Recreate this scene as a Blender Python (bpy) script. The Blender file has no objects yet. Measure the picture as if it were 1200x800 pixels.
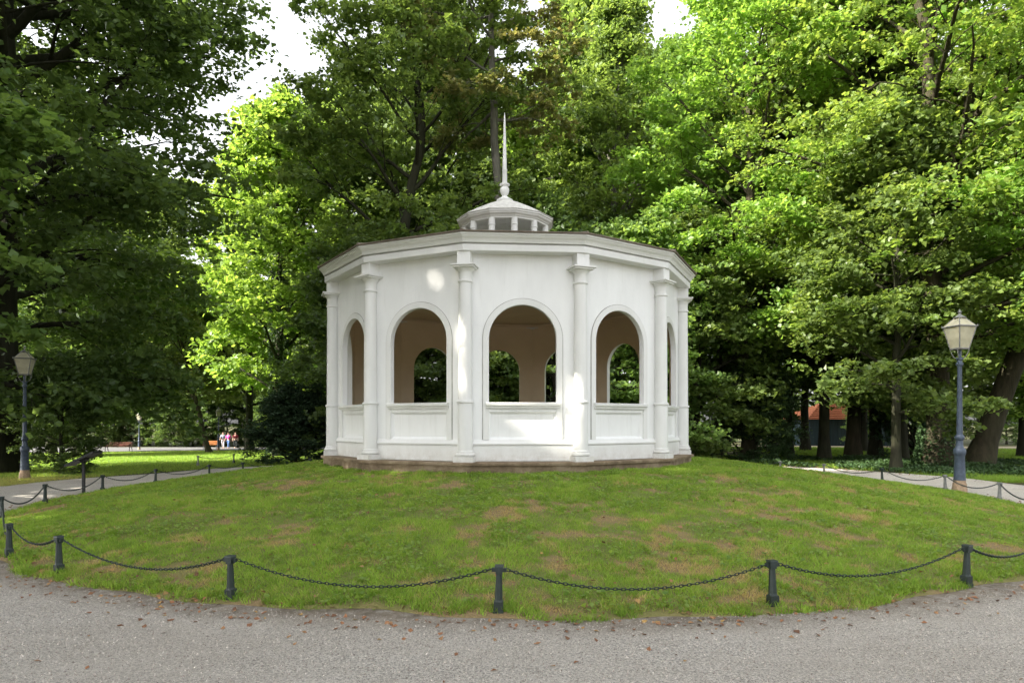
import bpy, math, random
import numpy as np
from mathutils import Vector, Matrix

R_ = math.radians
rng = np.random.default_rng(7)
random.seed(7)
scene = bpy.context.scene
col = scene.collection

# ------------------------------------------------------------------ camera
EYE, FPX, HOR = 1.6, 795.0, 497.0            # eye height (m), focal length and horizon row in photo pixels
cam_d = bpy.data.cameras.new('camera')
cam = bpy.data.objects.new('camera', cam_d)
col.objects.link(cam)
cam.location = (0, 0, EYE)
cam.rotation_euler = (R_(90), 0, 0)
cam_d.sensor_width = 36
cam_d.lens = FPX / 1200 * 36
cam_d.shift_y = (HOR - 400) / 1200
cam_d.clip_end = 3000
scene.camera = cam

# ------------------------------------------------------------------ sky and sun
SUN_AZ, SUN_EL = 66.0, 33.0                   # degrees to the left of straight back, elevation
SUN = Vector((-math.sin(R_(SUN_AZ)) * math.cos(R_(SUN_EL)), -math.cos(R_(SUN_AZ)) * math.cos(R_(SUN_EL)), math.sin(R_(SUN_EL))))
world = bpy.data.worlds.new('World')
scene.world = world
world.use_nodes = True
wn = world.node_tree
bg = wn.nodes['Background']
sky = wn.nodes.new('ShaderNodeTexSky')
sky.sky_type = 'NISHITA'
sky.sun_disc = False
sky.sun_elevation = R_(SUN_EL)
sky.sun_rotation = math.atan2(SUN.x, SUN.y)
sky.air_density = 1.0
sky.dust_density = 4.0
sky.ozone_density = 1.0
hz = wn.nodes.new('ShaderNodeHueSaturation')   # thin white summer haze: the dome is paler than a clear sky
hz.inputs['Saturation'].default_value = 0.14
hz.inputs['Value'].default_value = 1.15
wn.links.new(sky.outputs[0], hz.inputs['Color'])
wn.links.new(hz.outputs[0], bg.inputs[0])
bg.inputs[1].default_value = 0.15
sd = bpy.data.lights.new('sun', 'SUN')
sd.energy = 4.6
sd.angle = R_(0.5)
sd.color = (1.0, 0.93, 0.80)
so = bpy.data.objects.new('sun', sd)
col.objects.link(so)
so.rotation_euler = (-SUN).to_track_quat('-Z', 'Y').to_euler()
scene.view_settings.view_transform = 'Standard'
scene.view_settings.look = 'None'
scene.view_settings.exposure = 1.85
scene.view_settings.gamma = 1.0
scene.render.engine = 'CYCLES'
scene.cycles.max_bounces = 8
scene.cycles.diffuse_bounces = 6
scene.cycles.glossy_bounces = 2
scene.cycles.transmission_bounces = 5
scene.cycles.caustics_reflective = False
scene.cycles.caustics_refractive = False
scene.cycles.use_denoising = True

# ------------------------------------------------------------------ helpers
def tag(o, label=None, cat=None, group=None, kind=None):
    if label: o['label'] = label
    if cat: o['category'] = cat
    if group: o['group'] = group
    if kind: o['kind'] = kind
    return o

def link(name, data, parent=None, loc=(0, 0, 0), rot=(0, 0, 0), sc=(1, 1, 1)):
    o = bpy.data.objects.new(name, data)
    col.objects.link(o)
    o.location = loc
    o.rotation_euler = rot
    o.scale = sc
    o.parent = parent
    return o

def empty(name, loc=(0, 0, 0), rz=0.0, label=None, cat=None, group=None):
    o = link(name, None, None, loc, (0, 0, rz))
    o.empty_display_size = 0.2
    return tag(o, label, cat, group)

def copy_tree(o, parent=None):
    c = o.copy()
    col.objects.link(c)
    c.parent = parent
    for ch in list(o.children):
        copy_tree(ch, c)
    return c

class MB:
    """collects simple shapes into one mesh"""
    def __init__(s):
        s.v, s.f, s.m = [], [], []
    def add(s, vs, fs, mi=0):
        b = len(s.v)
        s.v += [tuple(p) for p in vs]
        s.f += [tuple(b + i for i in f) for f in fs]
        s.m += [mi] * len(fs)
        return s
    def hexa(s, p, mi=0):          # 8 points: bottom ring 0-3, top ring 4-7
        return s.add(p, [(3, 2, 1, 0), (4, 5, 6, 7), (0, 1, 5, 4), (1, 2, 6, 5), (2, 3, 7, 6), (3, 0, 4, 7)], mi)
    def box(s, c, d, mi=0, rz=0.0, taper=1.0):
        x, y, z = d[0] / 2, d[1] / 2, d[2] / 2
        ca, sa = math.cos(rz), math.sin(rz)
        pts = []
        for zz, k in ((-z, 1.0), (z, taper)):
            for sx, sy in ((-1, -1), (1, -1), (1, 1), (-1, 1)):
                px, py = sx * x * k, sy * y * k
                pts.append((c[0] + ca * px - sa * py, c[1] + sa * px + ca * py, c[2] + zz))
        return s.hexa(pts, mi)
    def lathe(s, prof, n=24, c=(0, 0, 0), mi=0, ang=0.0, cap=True, k=1.0):
        vs, fs = [], []
        for r, z in prof:
            for i in range(n):
                a = ang + 2 * math.pi * i / n
                vs.append((c[0] + r * k * math.sin(a), c[1] - r * k * math.cos(a), c[2] + z))
        for j in range(len(prof) - 1):
            for i in range(n):
                a, b = j * n + i, j * n + (i + 1) % n
                fs.append((a, b, b + n, a + n))
        if cap:
            fs.append(tuple(reversed(range(n))))
            fs.append(tuple(range((len(prof) - 1) * n, len(prof) * n)))
        return s.add(vs, fs, mi)
    def tube(s, pts, rad, n=8, mi=0, cap=True):
        v, f = tube_np(np.array(pts, float), np.array(rad, float) if hasattr(rad, '__len__') else np.full(len(pts), float(rad)), n)
        fs = [tuple(q) for q in f]
        if cap:
            fs.append(tuple(reversed(range(n))))
            fs.append(tuple(range(len(v) - n, len(v))))
        return s.add(v, fs, mi)
    def mesh(s, name, mats, smooth=None):
        me = bpy.data.meshes.new(name)
        me.from_pydata(s.v, [], s.f)
        for m in (mats if isinstance(mats, (list, tuple)) else [mats]):
            me.materials.append(m)
        me.polygons.foreach_set('material_index', s.m)
        if smooth is not None:
            me.polygons.foreach_set('use_smooth', [True] * len(me.polygons))
            me.set_sharp_from_angle(angle=R_(smooth))
        me.update()
        return me
    def build(s, name, mats, parent=None, smooth=None, **kw):
        return link(name, s.mesh(name, mats, smooth), parent, **kw)

def tube_np(pts, rad, n):
    t = np.gradient(pts, axis=0)
    t /= np.linalg.norm(t, axis=1)[:, None] + 1e-9
    ref = np.array((0, 0, 1.0)) if abs(t[:, 2]).mean() < 0.8 else np.array((1.0, 0, 0))
    a = np.cross(t, ref)
    a /= np.linalg.norm(a, axis=1)[:, None] + 1e-9
    b = np.cross(t, a)
    an = np.arange(n) * 2 * np.pi / n
    ring = a[:, None, :] * np.cos(an)[None, :, None] + b[:, None, :] * np.sin(an)[None, :, None]
    v = (pts[:, None, :] + ring * rad[:, None, None]).reshape(-1, 3)
    i = np.arange(len(pts) - 1)[:, None] * n
    j = np.arange(n)[None, :]
    j2 = (j + 1) % n
    f = np.stack([i + j, i + j2, i + n + j2, i + n + j], -1).reshape(-1, 4)
    return v, f

def np_mesh(name, v, f, mats, attrs=None, smooth=False):
    """v (N,3), f (M,k) uniform polygons, attrs {name: per-face floats}"""
    me = bpy.data.meshes.new(name)
    v = np.ascontiguousarray(v, np.float32)
    f = np.ascontiguousarray(f, np.int32)
    M, k = f.shape
    me.vertices.add(len(v))
    me.vertices.foreach_set('co', v.ravel())
    me.loops.add(M * k)
    me.loops.foreach_set('vertex_index', f.ravel())
    me.polygons.add(M)
    me.polygons.foreach_set('loop_start', np.arange(0, M * k, k, dtype=np.int32))
    me.polygons.foreach_set('use_smooth', np.full(M, smooth))
    for m in (mats if isinstance(mats, (list, tuple)) else [mats]):
        me.materials.append(m)
    for an, av in (attrs or {}).items():
        dom = 'FACE' if len(av) == M else 'POINT'
        at = me.attributes.new(an, 'FLOAT', dom)
        at.data.foreach_set('value', np.ascontiguousarray(av, np.float32))
    me.update(calc_edges=True)
    return me

def _hash(ix, iy, seed):
    h = (ix.astype(np.int64) * 374761393 + iy.astype(np.int64) * 668265263 + seed * 974634777) & 0xffffffff
    h = ((h ^ (h >> 13)) * 1274126177) & 0xffffffff
    return ((h ^ (h >> 16)) & 0xffff) / 65535.0

def vnoise(x, y, seed=0):
    x, y = np.asarray(x, float), np.asarray(y, float)
    ix, iy = np.floor(x), np.floor(y)
    fx, fy = x - ix, y - iy
    fx, fy = fx * fx * (3 - 2 * fx), fy * fy * (3 - 2 * fy)
    a, b = _hash(ix, iy, seed), _hash(ix + 1, iy, seed)
    c, d = _hash(ix, iy + 1, seed), _hash(ix + 1, iy + 1, seed)
    return (a * (1 - fx) + b * fx) * (1 - fy) + (c * (1 - fx) + d * fx) * fy

def fbm(x, y, seed=0, octv=4):
    s, amp, tot = 0.0, 1.0, 0.0
    for i in range(octv):
        s = s + amp * vnoise(np.asarray(x) * 2 ** i, np.asarray(y) * 2 ** i, seed + i * 17)
        tot += amp
        amp *= 0.55
    return s / tot

def sstep(a, b, x):
    t = np.clip((np.asarray(x, float) - a) / (b - a), 0, 1)
    return t * t * (3 - 2 * t)

# ------------------------------------------------------------------ materials
class Mat:
    def __init__(s, name):
        s.m = bpy.data.materials.new(name)
        s.m.use_nodes = True
        s.nt = s.m.node_tree
        s.nt.nodes.clear()
        s.out = s.n('ShaderNodeOutputMaterial')
    def n(s, typ, **kw):
        nd = s.nt.nodes.new(typ)
        for k, v in kw.items():
            setattr(nd, k, v)
        return nd
    def l(s, a, b):
        s.nt.links.new(a, b)
    def noise(s, scale, detail=3, rough=0.55, vec=None, stretch=None, coord='Object'):
        nd = s.n('ShaderNodeTexNoise')
        nd.inputs['Scale'].default_value = scale
        nd.inputs['Detail'].default_value = detail
        nd.inputs['Roughness'].default_value = rough
        if vec is None:
            vec = s.n('ShaderNodeTexCoord').outputs[coord]
        if stretch:
            mp = s.n('ShaderNodeMapping')
            mp.inputs['Scale'].default_value = stretch
            s.l(vec, mp.inputs['Vector'])
            vec = mp.outputs[0]
        s.l(vec, nd.inputs['Vector'])
        return nd.outputs['Fac']
    def ramp(s, fac, stops):
        nd = s.n('ShaderNodeValToRGB')
        cr = nd.color_ramp
        while len(cr.elements) < len(stops):
            cr.elements.new(0.5)
        for e, (p, c) in zip(cr.elements, stops):
            e.position = p
            e.color = (*c, 1)
        s.l(fac, nd.inputs[0])
        return nd.outputs[0]
    def mix(s, fac, a, b, blend='MIX'):
        nd = s.n('ShaderNodeMix', data_type='RGBA', blend_type=blend)
        for sock, val in ((nd.inputs[0], fac), (nd.inputs[6], a), (nd.inputs[7], b)):
            if isinstance(val, (int, float)):
                sock.default_value = val
            elif isinstance(val, tuple):
                sock.default_value = (*val, 1)
            else:
                s.l(val, sock)
        return nd.outputs[2]
    def math(s, op, a, b=0.0):
        nd = s.n('ShaderNodeMath', operation=op)
        for sock, val in ((nd.inputs[0], a), (nd.inputs[1], b)):
            if isinstance(val, (int, float)):
                sock.default_value = val
            else:
                s.l(val, sock)
        return nd.outputs[0]
    def attr(s, name):
        nd = s.n('ShaderNodeAttribute')
        nd.attribute_name = name
        return nd.outputs['Fac']
    def bump(s, h, strength=0.3, dist=0.02):
        nd = s.n('ShaderNodeBump')
        nd.inputs['Strength'].default_value = strength
        nd.inputs['Distance'].default_value = dist
        s.l(h, nd.inputs['Height'])
        return nd.outputs[0]
    def pbr(s, colr, rough=0.6, metal=0.0, spec=0.4, normal=None):
        p = s.n('ShaderNodeBsdfPrincipled')
        if isinstance(colr, tuple):
            p.inputs['Base Color'].default_value = (*colr, 1)
        else:
            s.l(colr, p.inputs['Base Color'])
        if isinstance(rough, float):
            p.inputs['Roughness'].default_value = rough
        else:
            s.l(rough, p.inputs['Roughness'])
        p.inputs['Metallic'].default_value = metal
        p.inputs['Specular IOR Level'].default_value = spec
        if normal is not None:
            s.l(normal, p.inputs['Normal'])
        s.l(p.outputs[0], s.out.inputs[0])
        return s.m

def leaf_mat(name, c0, c1, transl=0.45, tboost=1.6, spec=0.25, rough=0.5):
    """leaf: per-leaf tint between c0 and c1, part of the light passes through"""
    m = Mat(name)
    c = m.mix(m.attr('rnd'), c0, c1)
    oi = m.n('ShaderNodeObjectInfo')
    hs = m.n('ShaderNodeHueSaturation')
    m.l(c, hs.inputs['Color'])
    m.l(m.math('ADD', 0.484, m.math('MULTIPLY', oi.outputs['Random'], 0.018)), hs.inputs['Hue'])
    m.l(m.math('ADD', 0.85, m.math('MULTIPLY', oi.outputs['Random'], 0.3)), hs.inputs['Value'])
    hs.inputs['Saturation'].default_value = 0.93
    c = hs.outputs[0]
    p = m.n('ShaderNodeBsdfPrincipled')
    m.l(c, p.inputs['Base Color'])
    p.inputs['Roughness'].default_value = rough
    p.inputs['Specular IOR Level'].default_value = spec
    t = m.n('ShaderNodeBsdfTranslucent')
    tc = m.mix(1.0, c, (tboost * 1.05, tboost, tboost * 0.55), 'MULTIPLY')
    m.l(tc, t.inputs['Color'])
    mx = m.n('ShaderNodeMixShader')
    mx.inputs[0].default_value = transl
    m.l(p.outputs[0], mx.inputs[1])
    m.l(t.outputs[0], mx.inputs[2])
    m.l(mx.outputs[0], m.out.inputs[0])
    return m.m

def bark_mat(name, c0, c1):
    m = Mat(name)
    n1 = m.noise(7, 5, 0.65, stretch=(1, 1, 0.16))
    n2 = m.noise(1.3, 3)
    c = m.ramp(n1, [(0.32, c0), (0.68, c1)])
    c = m.mix(m.math('MULTIPLY', n2, 0.5), c, (0.07, 0.085, 0.04))
    return m.pbr(c, 0.9, 0, 0.15, m.bump(n1, 0.9, 0.06))

def white_paint(name, base=(0.80, 0.805, 0.80)):
    m = Mat(name)
    n1 = m.noise(2.2, 5, 0.6, stretch=(1, 1, 0.35))
    n2 = m.noise(26, 4, 0.6)
    n3 = m.noise(11, 5, 0.75, stretch=(1, 1, 0.06))
    n4 = m.noise(5, 6, 0.8)
    c = m.ramp(n1, [(0.3, tuple(b * 0.90 for b in base)), (0.62, base)])
    stain = m.ramp(n3, [(0.55, (0, 0, 0)), (0.78, (1, 1, 1))])
    patch = m.ramp(m.noise(0.9, 3), [(0.42, (0.15, 0.15, 0.15)), (0.62, (1, 1, 1))])
    c = m.mix(m.math('MULTIPLY', m.math('MULTIPLY', stain, patch), 0.30), c, (0.40, 0.385, 0.33))
    sx = m.n('ShaderNodeSeparateXYZ'); m.l(m.n('ShaderNodeTexCoord').outputs['Object'], sx.inputs[0])
    low = m.n('ShaderNodeMapRange'); m.l(sx.outputs[2], low.inputs[0])
    for q, v in ((1, 0.93), (2, 1.22), (3, 1.0), (4, 0.0)): low.inputs[q].default_value = v
    splash = m.math('MULTIPLY', low.outputs[0], m.ramp(m.noise(7, 6, 0.75), [(0.35, (0, 0, 0)), (0.7, (1, 1, 1))]))
    c = m.mix(m.math('MULTIPLY', splash, 0.55), c, (0.34, 0.29, 0.21))   # mud splashed up on the foot of the walls
    spots = m.ramp(n4, [(0.70, (0, 0, 0)), (0.78, (1, 1, 1))])
    c = m.mix(m.math('MULTIPLY', spots, 0.30), c, (0.42, 0.40, 0.35))
    return m.pbr(c, 0.55, 0, 0.35, m.bump(m.math('ADD', n2, m.math('MULTIPLY', n1, 2.0)), 0.16, 0.012))

def iron(name, base, rough=0.5):
    m = Mat(name)
    n1 = m.noise(14, 4, 0.65)
    c = m.ramp(n1, [(0.35, tuple(b * 0.7 for b in base)), (0.6, base), (0.78, tuple(min(1, b * 1.5 + 0.01) for b in base))])
    return m.pbr(c, rough, 0.15, 0.5, m.bump(n1, 0.2, 0.004))

M = {}
M['white'] = white_paint('white_painted_plaster')
M['trim'] = white_paint('white_painted_wood', (0.72, 0.722, 0.705))
m = Mat('grey_joint')
M['joint'] = m.pbr(m.ramp(m.noise(8, 4, 0.6), [(0.3, (0.26, 0.25, 0.23)), (0.7, (0.44, 0.43, 0.41))]), 0.7, 0, 0.2)  # darker grey for the thin line edging the arch band
m = Mat('tan_plaster')
n1 = m.noise(1.6, 5, 0.6)
M['tan'] = m.pbr(m.ramp(n1, [(0.3, (0.68, 0.56, 0.40)), (0.7, (0.75, 0.63, 0.47))]), 0.8, 0, 0.2, m.bump(m.noise(30, 3), 0.1, 0.01))
m = Mat('brown_stone')
n1 = m.noise(3.0, 6, 0.7)
n2 = m.noise(24, 4, 0.7)
c = m.ramp(n1, [(0.30, (0.09, 0.068, 0.045)), (0.48, (0.21, 0.155, 0.10)), (0.68, (0.38, 0.31, 0.22))])
M['stone'] = m.pbr(m.mix(m.math('MULTIPLY', n2, 0.5), c, (0.16, 0.125, 0.085)), 0.85, 0, 0.2, m.bump(n2, 0.5, 0.02))
m = Mat('weathered_roof_tin')
n1 = m.noise(5, 5, 0.7)
M['roof'] = m.pbr(m.ramp(n1, [(0.3, (0.10, 0.075, 0.055)), (0.7, (0.22, 0.185, 0.15))]), 0.6, 0.2, 0.4, m.bump(n1, 0.3, 0.02))
m = Mat('weathered_lantern_roof')
n1 = m.noise(9, 5, 0.7)
M['roof_pale'] = m.pbr(m.ramp(n1, [(0.3, (0.38, 0.37, 0.34)), (0.65, (0.66, 0.65, 0.61))]), 0.65, 0, 0.3, m.bump(n1, 0.3, 0.02))
M['iron_green'] = iron('dark_green_iron', (0.020, 0.032, 0.028))
M['iron_blue'] = iron('blue_grey_iron', (0.055, 0.075, 0.110))
M['iron_grey'] = iron('weathered_grey_iron', (0.20, 0.20, 0.19), 0.7)
M['iron_black'] = iron('black_iron', (0.02, 0.021, 0.022))
M['rust'] = iron('rusty_sand_iron', (0.33, 0.235, 0.15), 0.8)
m = Mat('milky_lamp_glass')
n1 = m.noise(6, 4, 0.6)
c = m.ramp(n1, [(0.3, (0.60, 0.57, 0.42)), (0.7, (0.78, 0.75, 0.60))])
p = m.n('ShaderNodeBsdfPrincipled')
m.l(c, p.inputs['Base Color'])
p.inputs['Roughness'].default_value = 0.35
t = m.n('ShaderNodeBsdfTranslucent')
m.l(c, t.inputs['Color'])
mx = m.n('ShaderNodeMixShader')
mx.inputs[0].default_value = 0.5
m.l(p.outputs[0], mx.inputs[1]); m.l(t.outputs[0], mx.inputs[2]); m.l(mx.outputs[0], m.out.inputs[0])
M['glass'] = m.m
M['bark_grey'] = bark_mat('grey_bark', (0.08, 0.072, 0.065), (0.23, 0.21, 0.19))
M['bark_dark'] = bark_mat('dark_bark', (0.012, 0.010, 0.008), (0.038, 0.031, 0.025))
M['bark_red'] = bark_mat('reddish_bark', (0.018, 0.013, 0.010), (0.060, 0.041, 0.030))
M['leaf_deep'] = leaf_mat('deep_green_leaf', (0.050, 0.096, 0.025), (0.108, 0.172, 0.044), 0.45, 1.9, 0.4, 0.42)
M['leaf_mid'] = leaf_mat('mid_green_leaf', (0.074, 0.148, 0.034), (0.168, 0.258, 0.062), 0.48, 2.0, 0.4, 0.42)
M['leaf_lime'] = leaf_mat('yellow_green_leaf', (0.098, 0.200, 0.026), (0.200, 0.310, 0.055), 0.50, 2.0, 0.4, 0.42)
M['leaf_pale'] = leaf_mat('pale_green_leaf', (0.125, 0.205, 0.050), (0.230, 0.305, 0.095), 0.48, 1.9, 0.4, 0.42)
M['leaf_tan'] = leaf_mat('tan_green_leaf', (0.095, 0.150, 0.035), (0.270, 0.250, 0.100), 0.42, 1.6, 0.35, 0.45)
M['leaf_mixed'] = leaf_mat('yellowing_leaf', (0.085, 0.185, 0.028), (0.215, 0.295, 0.058), 0.48, 1.9, 0.4, 0.42)
M['needle'] = leaf_mat('dark_needle', (0.022, 0.052, 0.024), (0.052, 0.100, 0.042), 0.15, 1.2)
M['ivy'] = leaf_mat('dark_ivy_leaf', (0.024, 0.058, 0.020), (0.060, 0.120, 0.036), 0.3, 1.4, 0.35)

# ------------------------------------------------------------------ the lie of the land
RC = np.array((0.3, 16.2))                   # centre of the slightly oval mound
KX = 10.5 / 9.9                              # it is a little narrower across than deep
RF = 10.5                                    # radius of the chain fence round it
PC = (-0.10, 15.7)                           # pavilion centre

def ring_r(x, y):
    return np.hypot((np.asarray(x, float) - RC[0]) * KX, np.asarray(y, float) - RC[1])

def ground_z(x, y):
    x, y = np.asarray(x, float), np.asarray(y, float)
    r = ring_r(x, y)
    s = 0.012 + 0.008 / (1 + np.exp(np.clip((x + 3) / 3.0, -30, 30)))
    return -s * np.clip(r - 14.4, 0, 52) * sstep(2, 14, y)

def mound_edge(th):
    return 10.72 + 0.10 * np.sin(th * 9) + 0.07 * np.sin(th * 23 + 2) + 0.05 * np.sin(th * 51)

def mound_z(x, y):
    x, y = np.asarray(x, float), np.asarray(y, float)
    r = ring_r(x, y)
    t = np.clip((r - 4.5) / (10.75 - 4.5), 0, 1.02)
    e = mound_edge(np.arctan2((x - RC[0]) * KX, -(y - RC[1])))
    return 0.755 * (1 - t ** 1.12) + 0.05 * (fbm(x * 1.6, y * 1.6, 5, 3) - 0.5) * sstep(1.0, 0.85, t) - 0.005 - 0.12 * sstep(e - 0.10, e, r)

def at(px, d):
    return (px - 600) / FPX * d

def polar_sheet(name, rin, rout_fn, zf, nr, na, mats, attrs_fn=None, center=RC):
    ths = np.linspace(0, 2 * np.pi, na, endpoint=False)
    rr = np.linspace(0, 1, nr)
    ro = rout_fn(ths)
    r = rin + (ro[None, :] - rin) * rr[:, None]
    x = center[0] + r * np.sin(ths)[None] / KX
    y = center[1] - r * np.cos(ths)[None]
    z = zf(x, y)
    v = np.stack([x, y, z], -1).reshape(-1, 3)
    i = np.arange(nr - 1)[:, None] * na
    j = np.arange(na)[None]
    j2 = (j + 1) % na
    f = np.stack([i + j, i + j2, i + na + j2, i + na + j], -1).reshape(-1, 4)
    at_ = attrs_fn(v) if attrs_fn else None
    return np_mesh(name, v, f, mats, at_, True)

def dry_field(x, y):
    """0 = lush, 1 = bare and dry"""
    n = fbm(x * 0.6, y * 0.6, 31, 3) * 0.28 + fbm(x * 2.2, y * 2.2, 77, 3) * 0.34 + fbm(x * 6.5, y * 6.5, 78, 2) * 0.38
    r = ring_r(x, y)
    edge = sstep(10.0, 10.75, r) * 0.40
    return np.clip(0.95 * sstep(0.505, 0.645, n) + edge, 0, 1)

# ground to the horizon
m = Mat('woodland_floor')
n1 = m.noise(0.35, 5, 0.6); n2 = m.noise(6, 6, 0.7)
c = m.ramp(n1, [(0.32, (0.045, 0.060, 0.020)), (0.5, (0.060, 0.050, 0.028)), (0.7, (0.095, 0.070, 0.040))])
c = m.mix(m.math('MULTIPLY', n2, 0.6), c, (0.05, 0.075, 0.022))
M['woodfloor'] = m.pbr(c, 0.95, 0, 0.1, m.bump(n2, 0.8, 0.05))
g = np.concatenate([-np.geomspace(900, 62, 16), np.linspace(-60, 60, 97), np.geomspace(62, 900, 16)])
gy = g + 20
X, Y = np.meshgrid(g, gy)
n = len(g)
Z = ground_z(X, Y) - 0.03 - 0.10 * (ring_r(X, Y) < 9)
idx = np.arange(n * n).reshape(n, n)
f = np.stack([idx[:-1, :-1], idx[:-1, 1:], idx[1:, 1:], idx[1:, :-1]], -1).reshape(-1, 4)
tag(link('ground', np_mesh('ground', np.stack([X, Y, Z], -1).reshape(-1, 3), f, M['woodfloor'], None, True)), 'brown and green woodland floor under the trees', None, None, 'structure')

# the gravel ring round the mound, wide in front
m = Mat('grey_gravel')
n1 = m.noise(0.5, 5, 0.6); n2 = m.noise(58, 3, 0.8); n3 = m.noise(190, 2, 0.7); n4 = m.noise(1.6, 5, 0.65, stretch=(0.35, 1.4, 1))
c = m.ramp(n2, [(0.38, (0.15, 0.137, 0.122)), (0.50, (0.59, 0.545, 0.492)), (0.61, (0.94, 0.88, 0.81))])
c = m.mix(m.ramp(n3, [(0.40, (0, 0, 0)), (0.62, (0.55, 0.55, 0.55))]), c, (0.61, 0.565, 0.512))
c = m.mix(m.ramp(n1, [(0.40, (0, 0, 0)), (0.68, (0.45, 0.45, 0.45))]), c, (0.46, 0.40, 0.335))
c = m.mix(m.ramp(n4, [(0.45, (0, 0, 0)), (0.62, (0.38, 0.38, 0.38))]), c, (0.70, 0.645, 0.58))
dirt = m.ramp(m.noise(3.5, 5, 0.7), [(0.40, (0.17, 0.135, 0.095)), (0.65, (0.33, 0.27, 0.205))])
c = m.mix(m.math('MULTIPLY', m.attr('edge'), m.ramp(m.noise(6, 5, 0.7), [(0.30, (0.35, 0.35, 0.35)), (0.55, (1, 1, 1))])), c, dirt)
M['gravel'] = m.pbr(c, 0.9, 0, 0.2, m.bump(m.math('ADD', n2, m.math('MULTIPLY', n3, 0.6)), 1.0, 0.035))
def gravel_out(th):
    front = np.clip(np.cos(th), -1, 1)
    return 14.3 + 24 * sstep(0.42, 0.9, front) + 0.25 * np.sin(th * 7) + 0.15 * np.sin(th * 17 + 1)
tag(link('gravel_path', polar_sheet('gravel_path', 10.0, gravel_out, lambda x, y: ground_z(x, y) + 0.004, 100, 260, M['gravel'], lambda v: {'edge': 1 - sstep(10.65, 10.65 + 0.55 * (0.4 + fbm(v[:, 0] * 0.8, v[:, 1] * 0.8, 9, 3)), ring_r(v[:, 0], v[:, 1]))})), 'grey gravel path circling the grass mound', None, None, 'structure')

# the mound
m = Mat('mound_turf')
n2 = m.noise(28, 5, 0.7)
c = m.mix(m.attr('dry'), (0.15, 0.20, 0.045), (0.29, 0.20, 0.11))
c = m.mix(m.math('MULTIPLY', n2, 0.6), c, (0.20, 0.165, 0.08))
M['turf'] = m.pbr(c, 0.95, 0, 0.1, m.bump(n2, 0.9, 0.04))
tag(link('grass_mound', polar_sheet('grass_mound', 3.0, mound_edge, mound_z, 90, 360, M['turf'], lambda v: {'dry': dry_field(v[:, 0], v[:, 1])})), 'round grass mound with worn dry patches under the pavilion', None, None, 'structure')

# lawn on the left, seen beyond the path
m = Mat('lawn_turf')
n1 = m.noise(0.25, 4); n2 = m.noise(14, 5, 0.7)
c = m.ramp(n1, [(0.35, (0.085, 0.165, 0.022)), (0.65, (0.12, 0.20, 0.03))])
M['lawn'] = m.pbr(m.mix(m.math('MULTIPLY', n2, 0.55), c, (0.06, 0.11, 0.018)), 0.95, 0, 0.1, m.bump(n2, 0.9, 0.05))
def strip_sheet(name, left, right, zoff, mat, nu=14, nv=40):
    """sheet between two polylines of plan points, draped on the land"""
    left, right = np.array(left, float), np.array(right, float)
    def resample(p):
        s = np.r_[0, np.cumsum(np.hypot(*np.diff(p, axis=0).T))]
        q = np.linspace(0, s[-1], nv)
        return np.stack([np.interp(q, s, p[:, 0]), np.interp(q, s, p[:, 1])], -1)
    L, Rr = resample(left), resample(right)
    u = np.linspace(0, 1, nu)[None, :, None]
    P = L[:, None] * (1 - u) + Rr[:, None] * u
    v = np.concatenate([P, (ground_z(P[..., 0], P[..., 1]) + zoff)[..., None]], -1).reshape(-1, 3)
    i = np.arange(nv * nu).reshape(nv, nu)
    f = np.stack([i[:-1, :-1], i[:-1, 1:], i[1:, 1:], i[1:, :-1]], -1).reshape(-1, 4)
    return np_mesh(name, v, f, mat, None, True)
tag(link('lawn', strip_sheet('lawn', [(-60, 21), (-60, 62)], [(-7, 28), (-9, 62)], 0.006, M['lawn'], 60, 50)), 'sunlit green lawn left of the pavilion', None, None, 'structure')
# far asphalt-grey path across the lawn, and the sandy path on the right
m = Mat('pale_path')
n2 = m.noise(30, 4, 0.7)
M['path'] = m.pbr(m.ramp(n2, [(0.3, (0.10, 0.098, 0.098)), (0.7, (0.16, 0.157, 0.155))]), 0.9, 0, 0.2, m.bump(n2, 0.4, 0.02))
tag(link('far_path', strip_sheet('far_path', [(-70, 62), (-22, 64.5), (2, 65)], [(-70, 78), (-22, 78), (2, 77)], 0.012, M['path'], 8, 40)), 'pale grey path beyond the lawn', None, None, 'structure')
m = Mat('sandy_path')
n2 = m.noise(20, 4, 0.7)
M['sand'] = m.pbr(m.ramp(n2, [(0.3, (0.33, 0.27, 0.18)), (0.7, (0.46, 0.38, 0.26))]), 0.9, 0, 0.2, m.bump(n2, 0.4, 0.02))
tag(link('sandy_path', strip_sheet('sandy_path', [(8, 61), (60, 60)], [(8, 68), (60, 68)], 0.012, M['sand'], 8, 30)), 'sandy path in front of the red roofed hut', None, None, 'structure')

# ------------------------------------------------------------------ the pavilion: a twelve-sided garden house
NS, TH0 = 12, R_(-10.5)
HA = math.pi / NS
K12 = 1 / math.cos(HA)
ZF = 0.945                                    # top of the stone plinth
pav = empty('garden_pavilion', (PC[0], PC[1], 0), 0, 'white twelve-sided garden pavilion with arched openings, crowned by a small lantern and spike', 'pavilion')
def ring12(prof, mat, name, parent, smooth=None, n=NS, ang=TH0, cap=False, loc=(0, 0, 0)):
    return MB().lathe(prof, n, ang=ang, k=1 / math.cos(math.pi / n), cap=cap).build(name, mat, parent, smooth, loc=loc)

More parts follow.
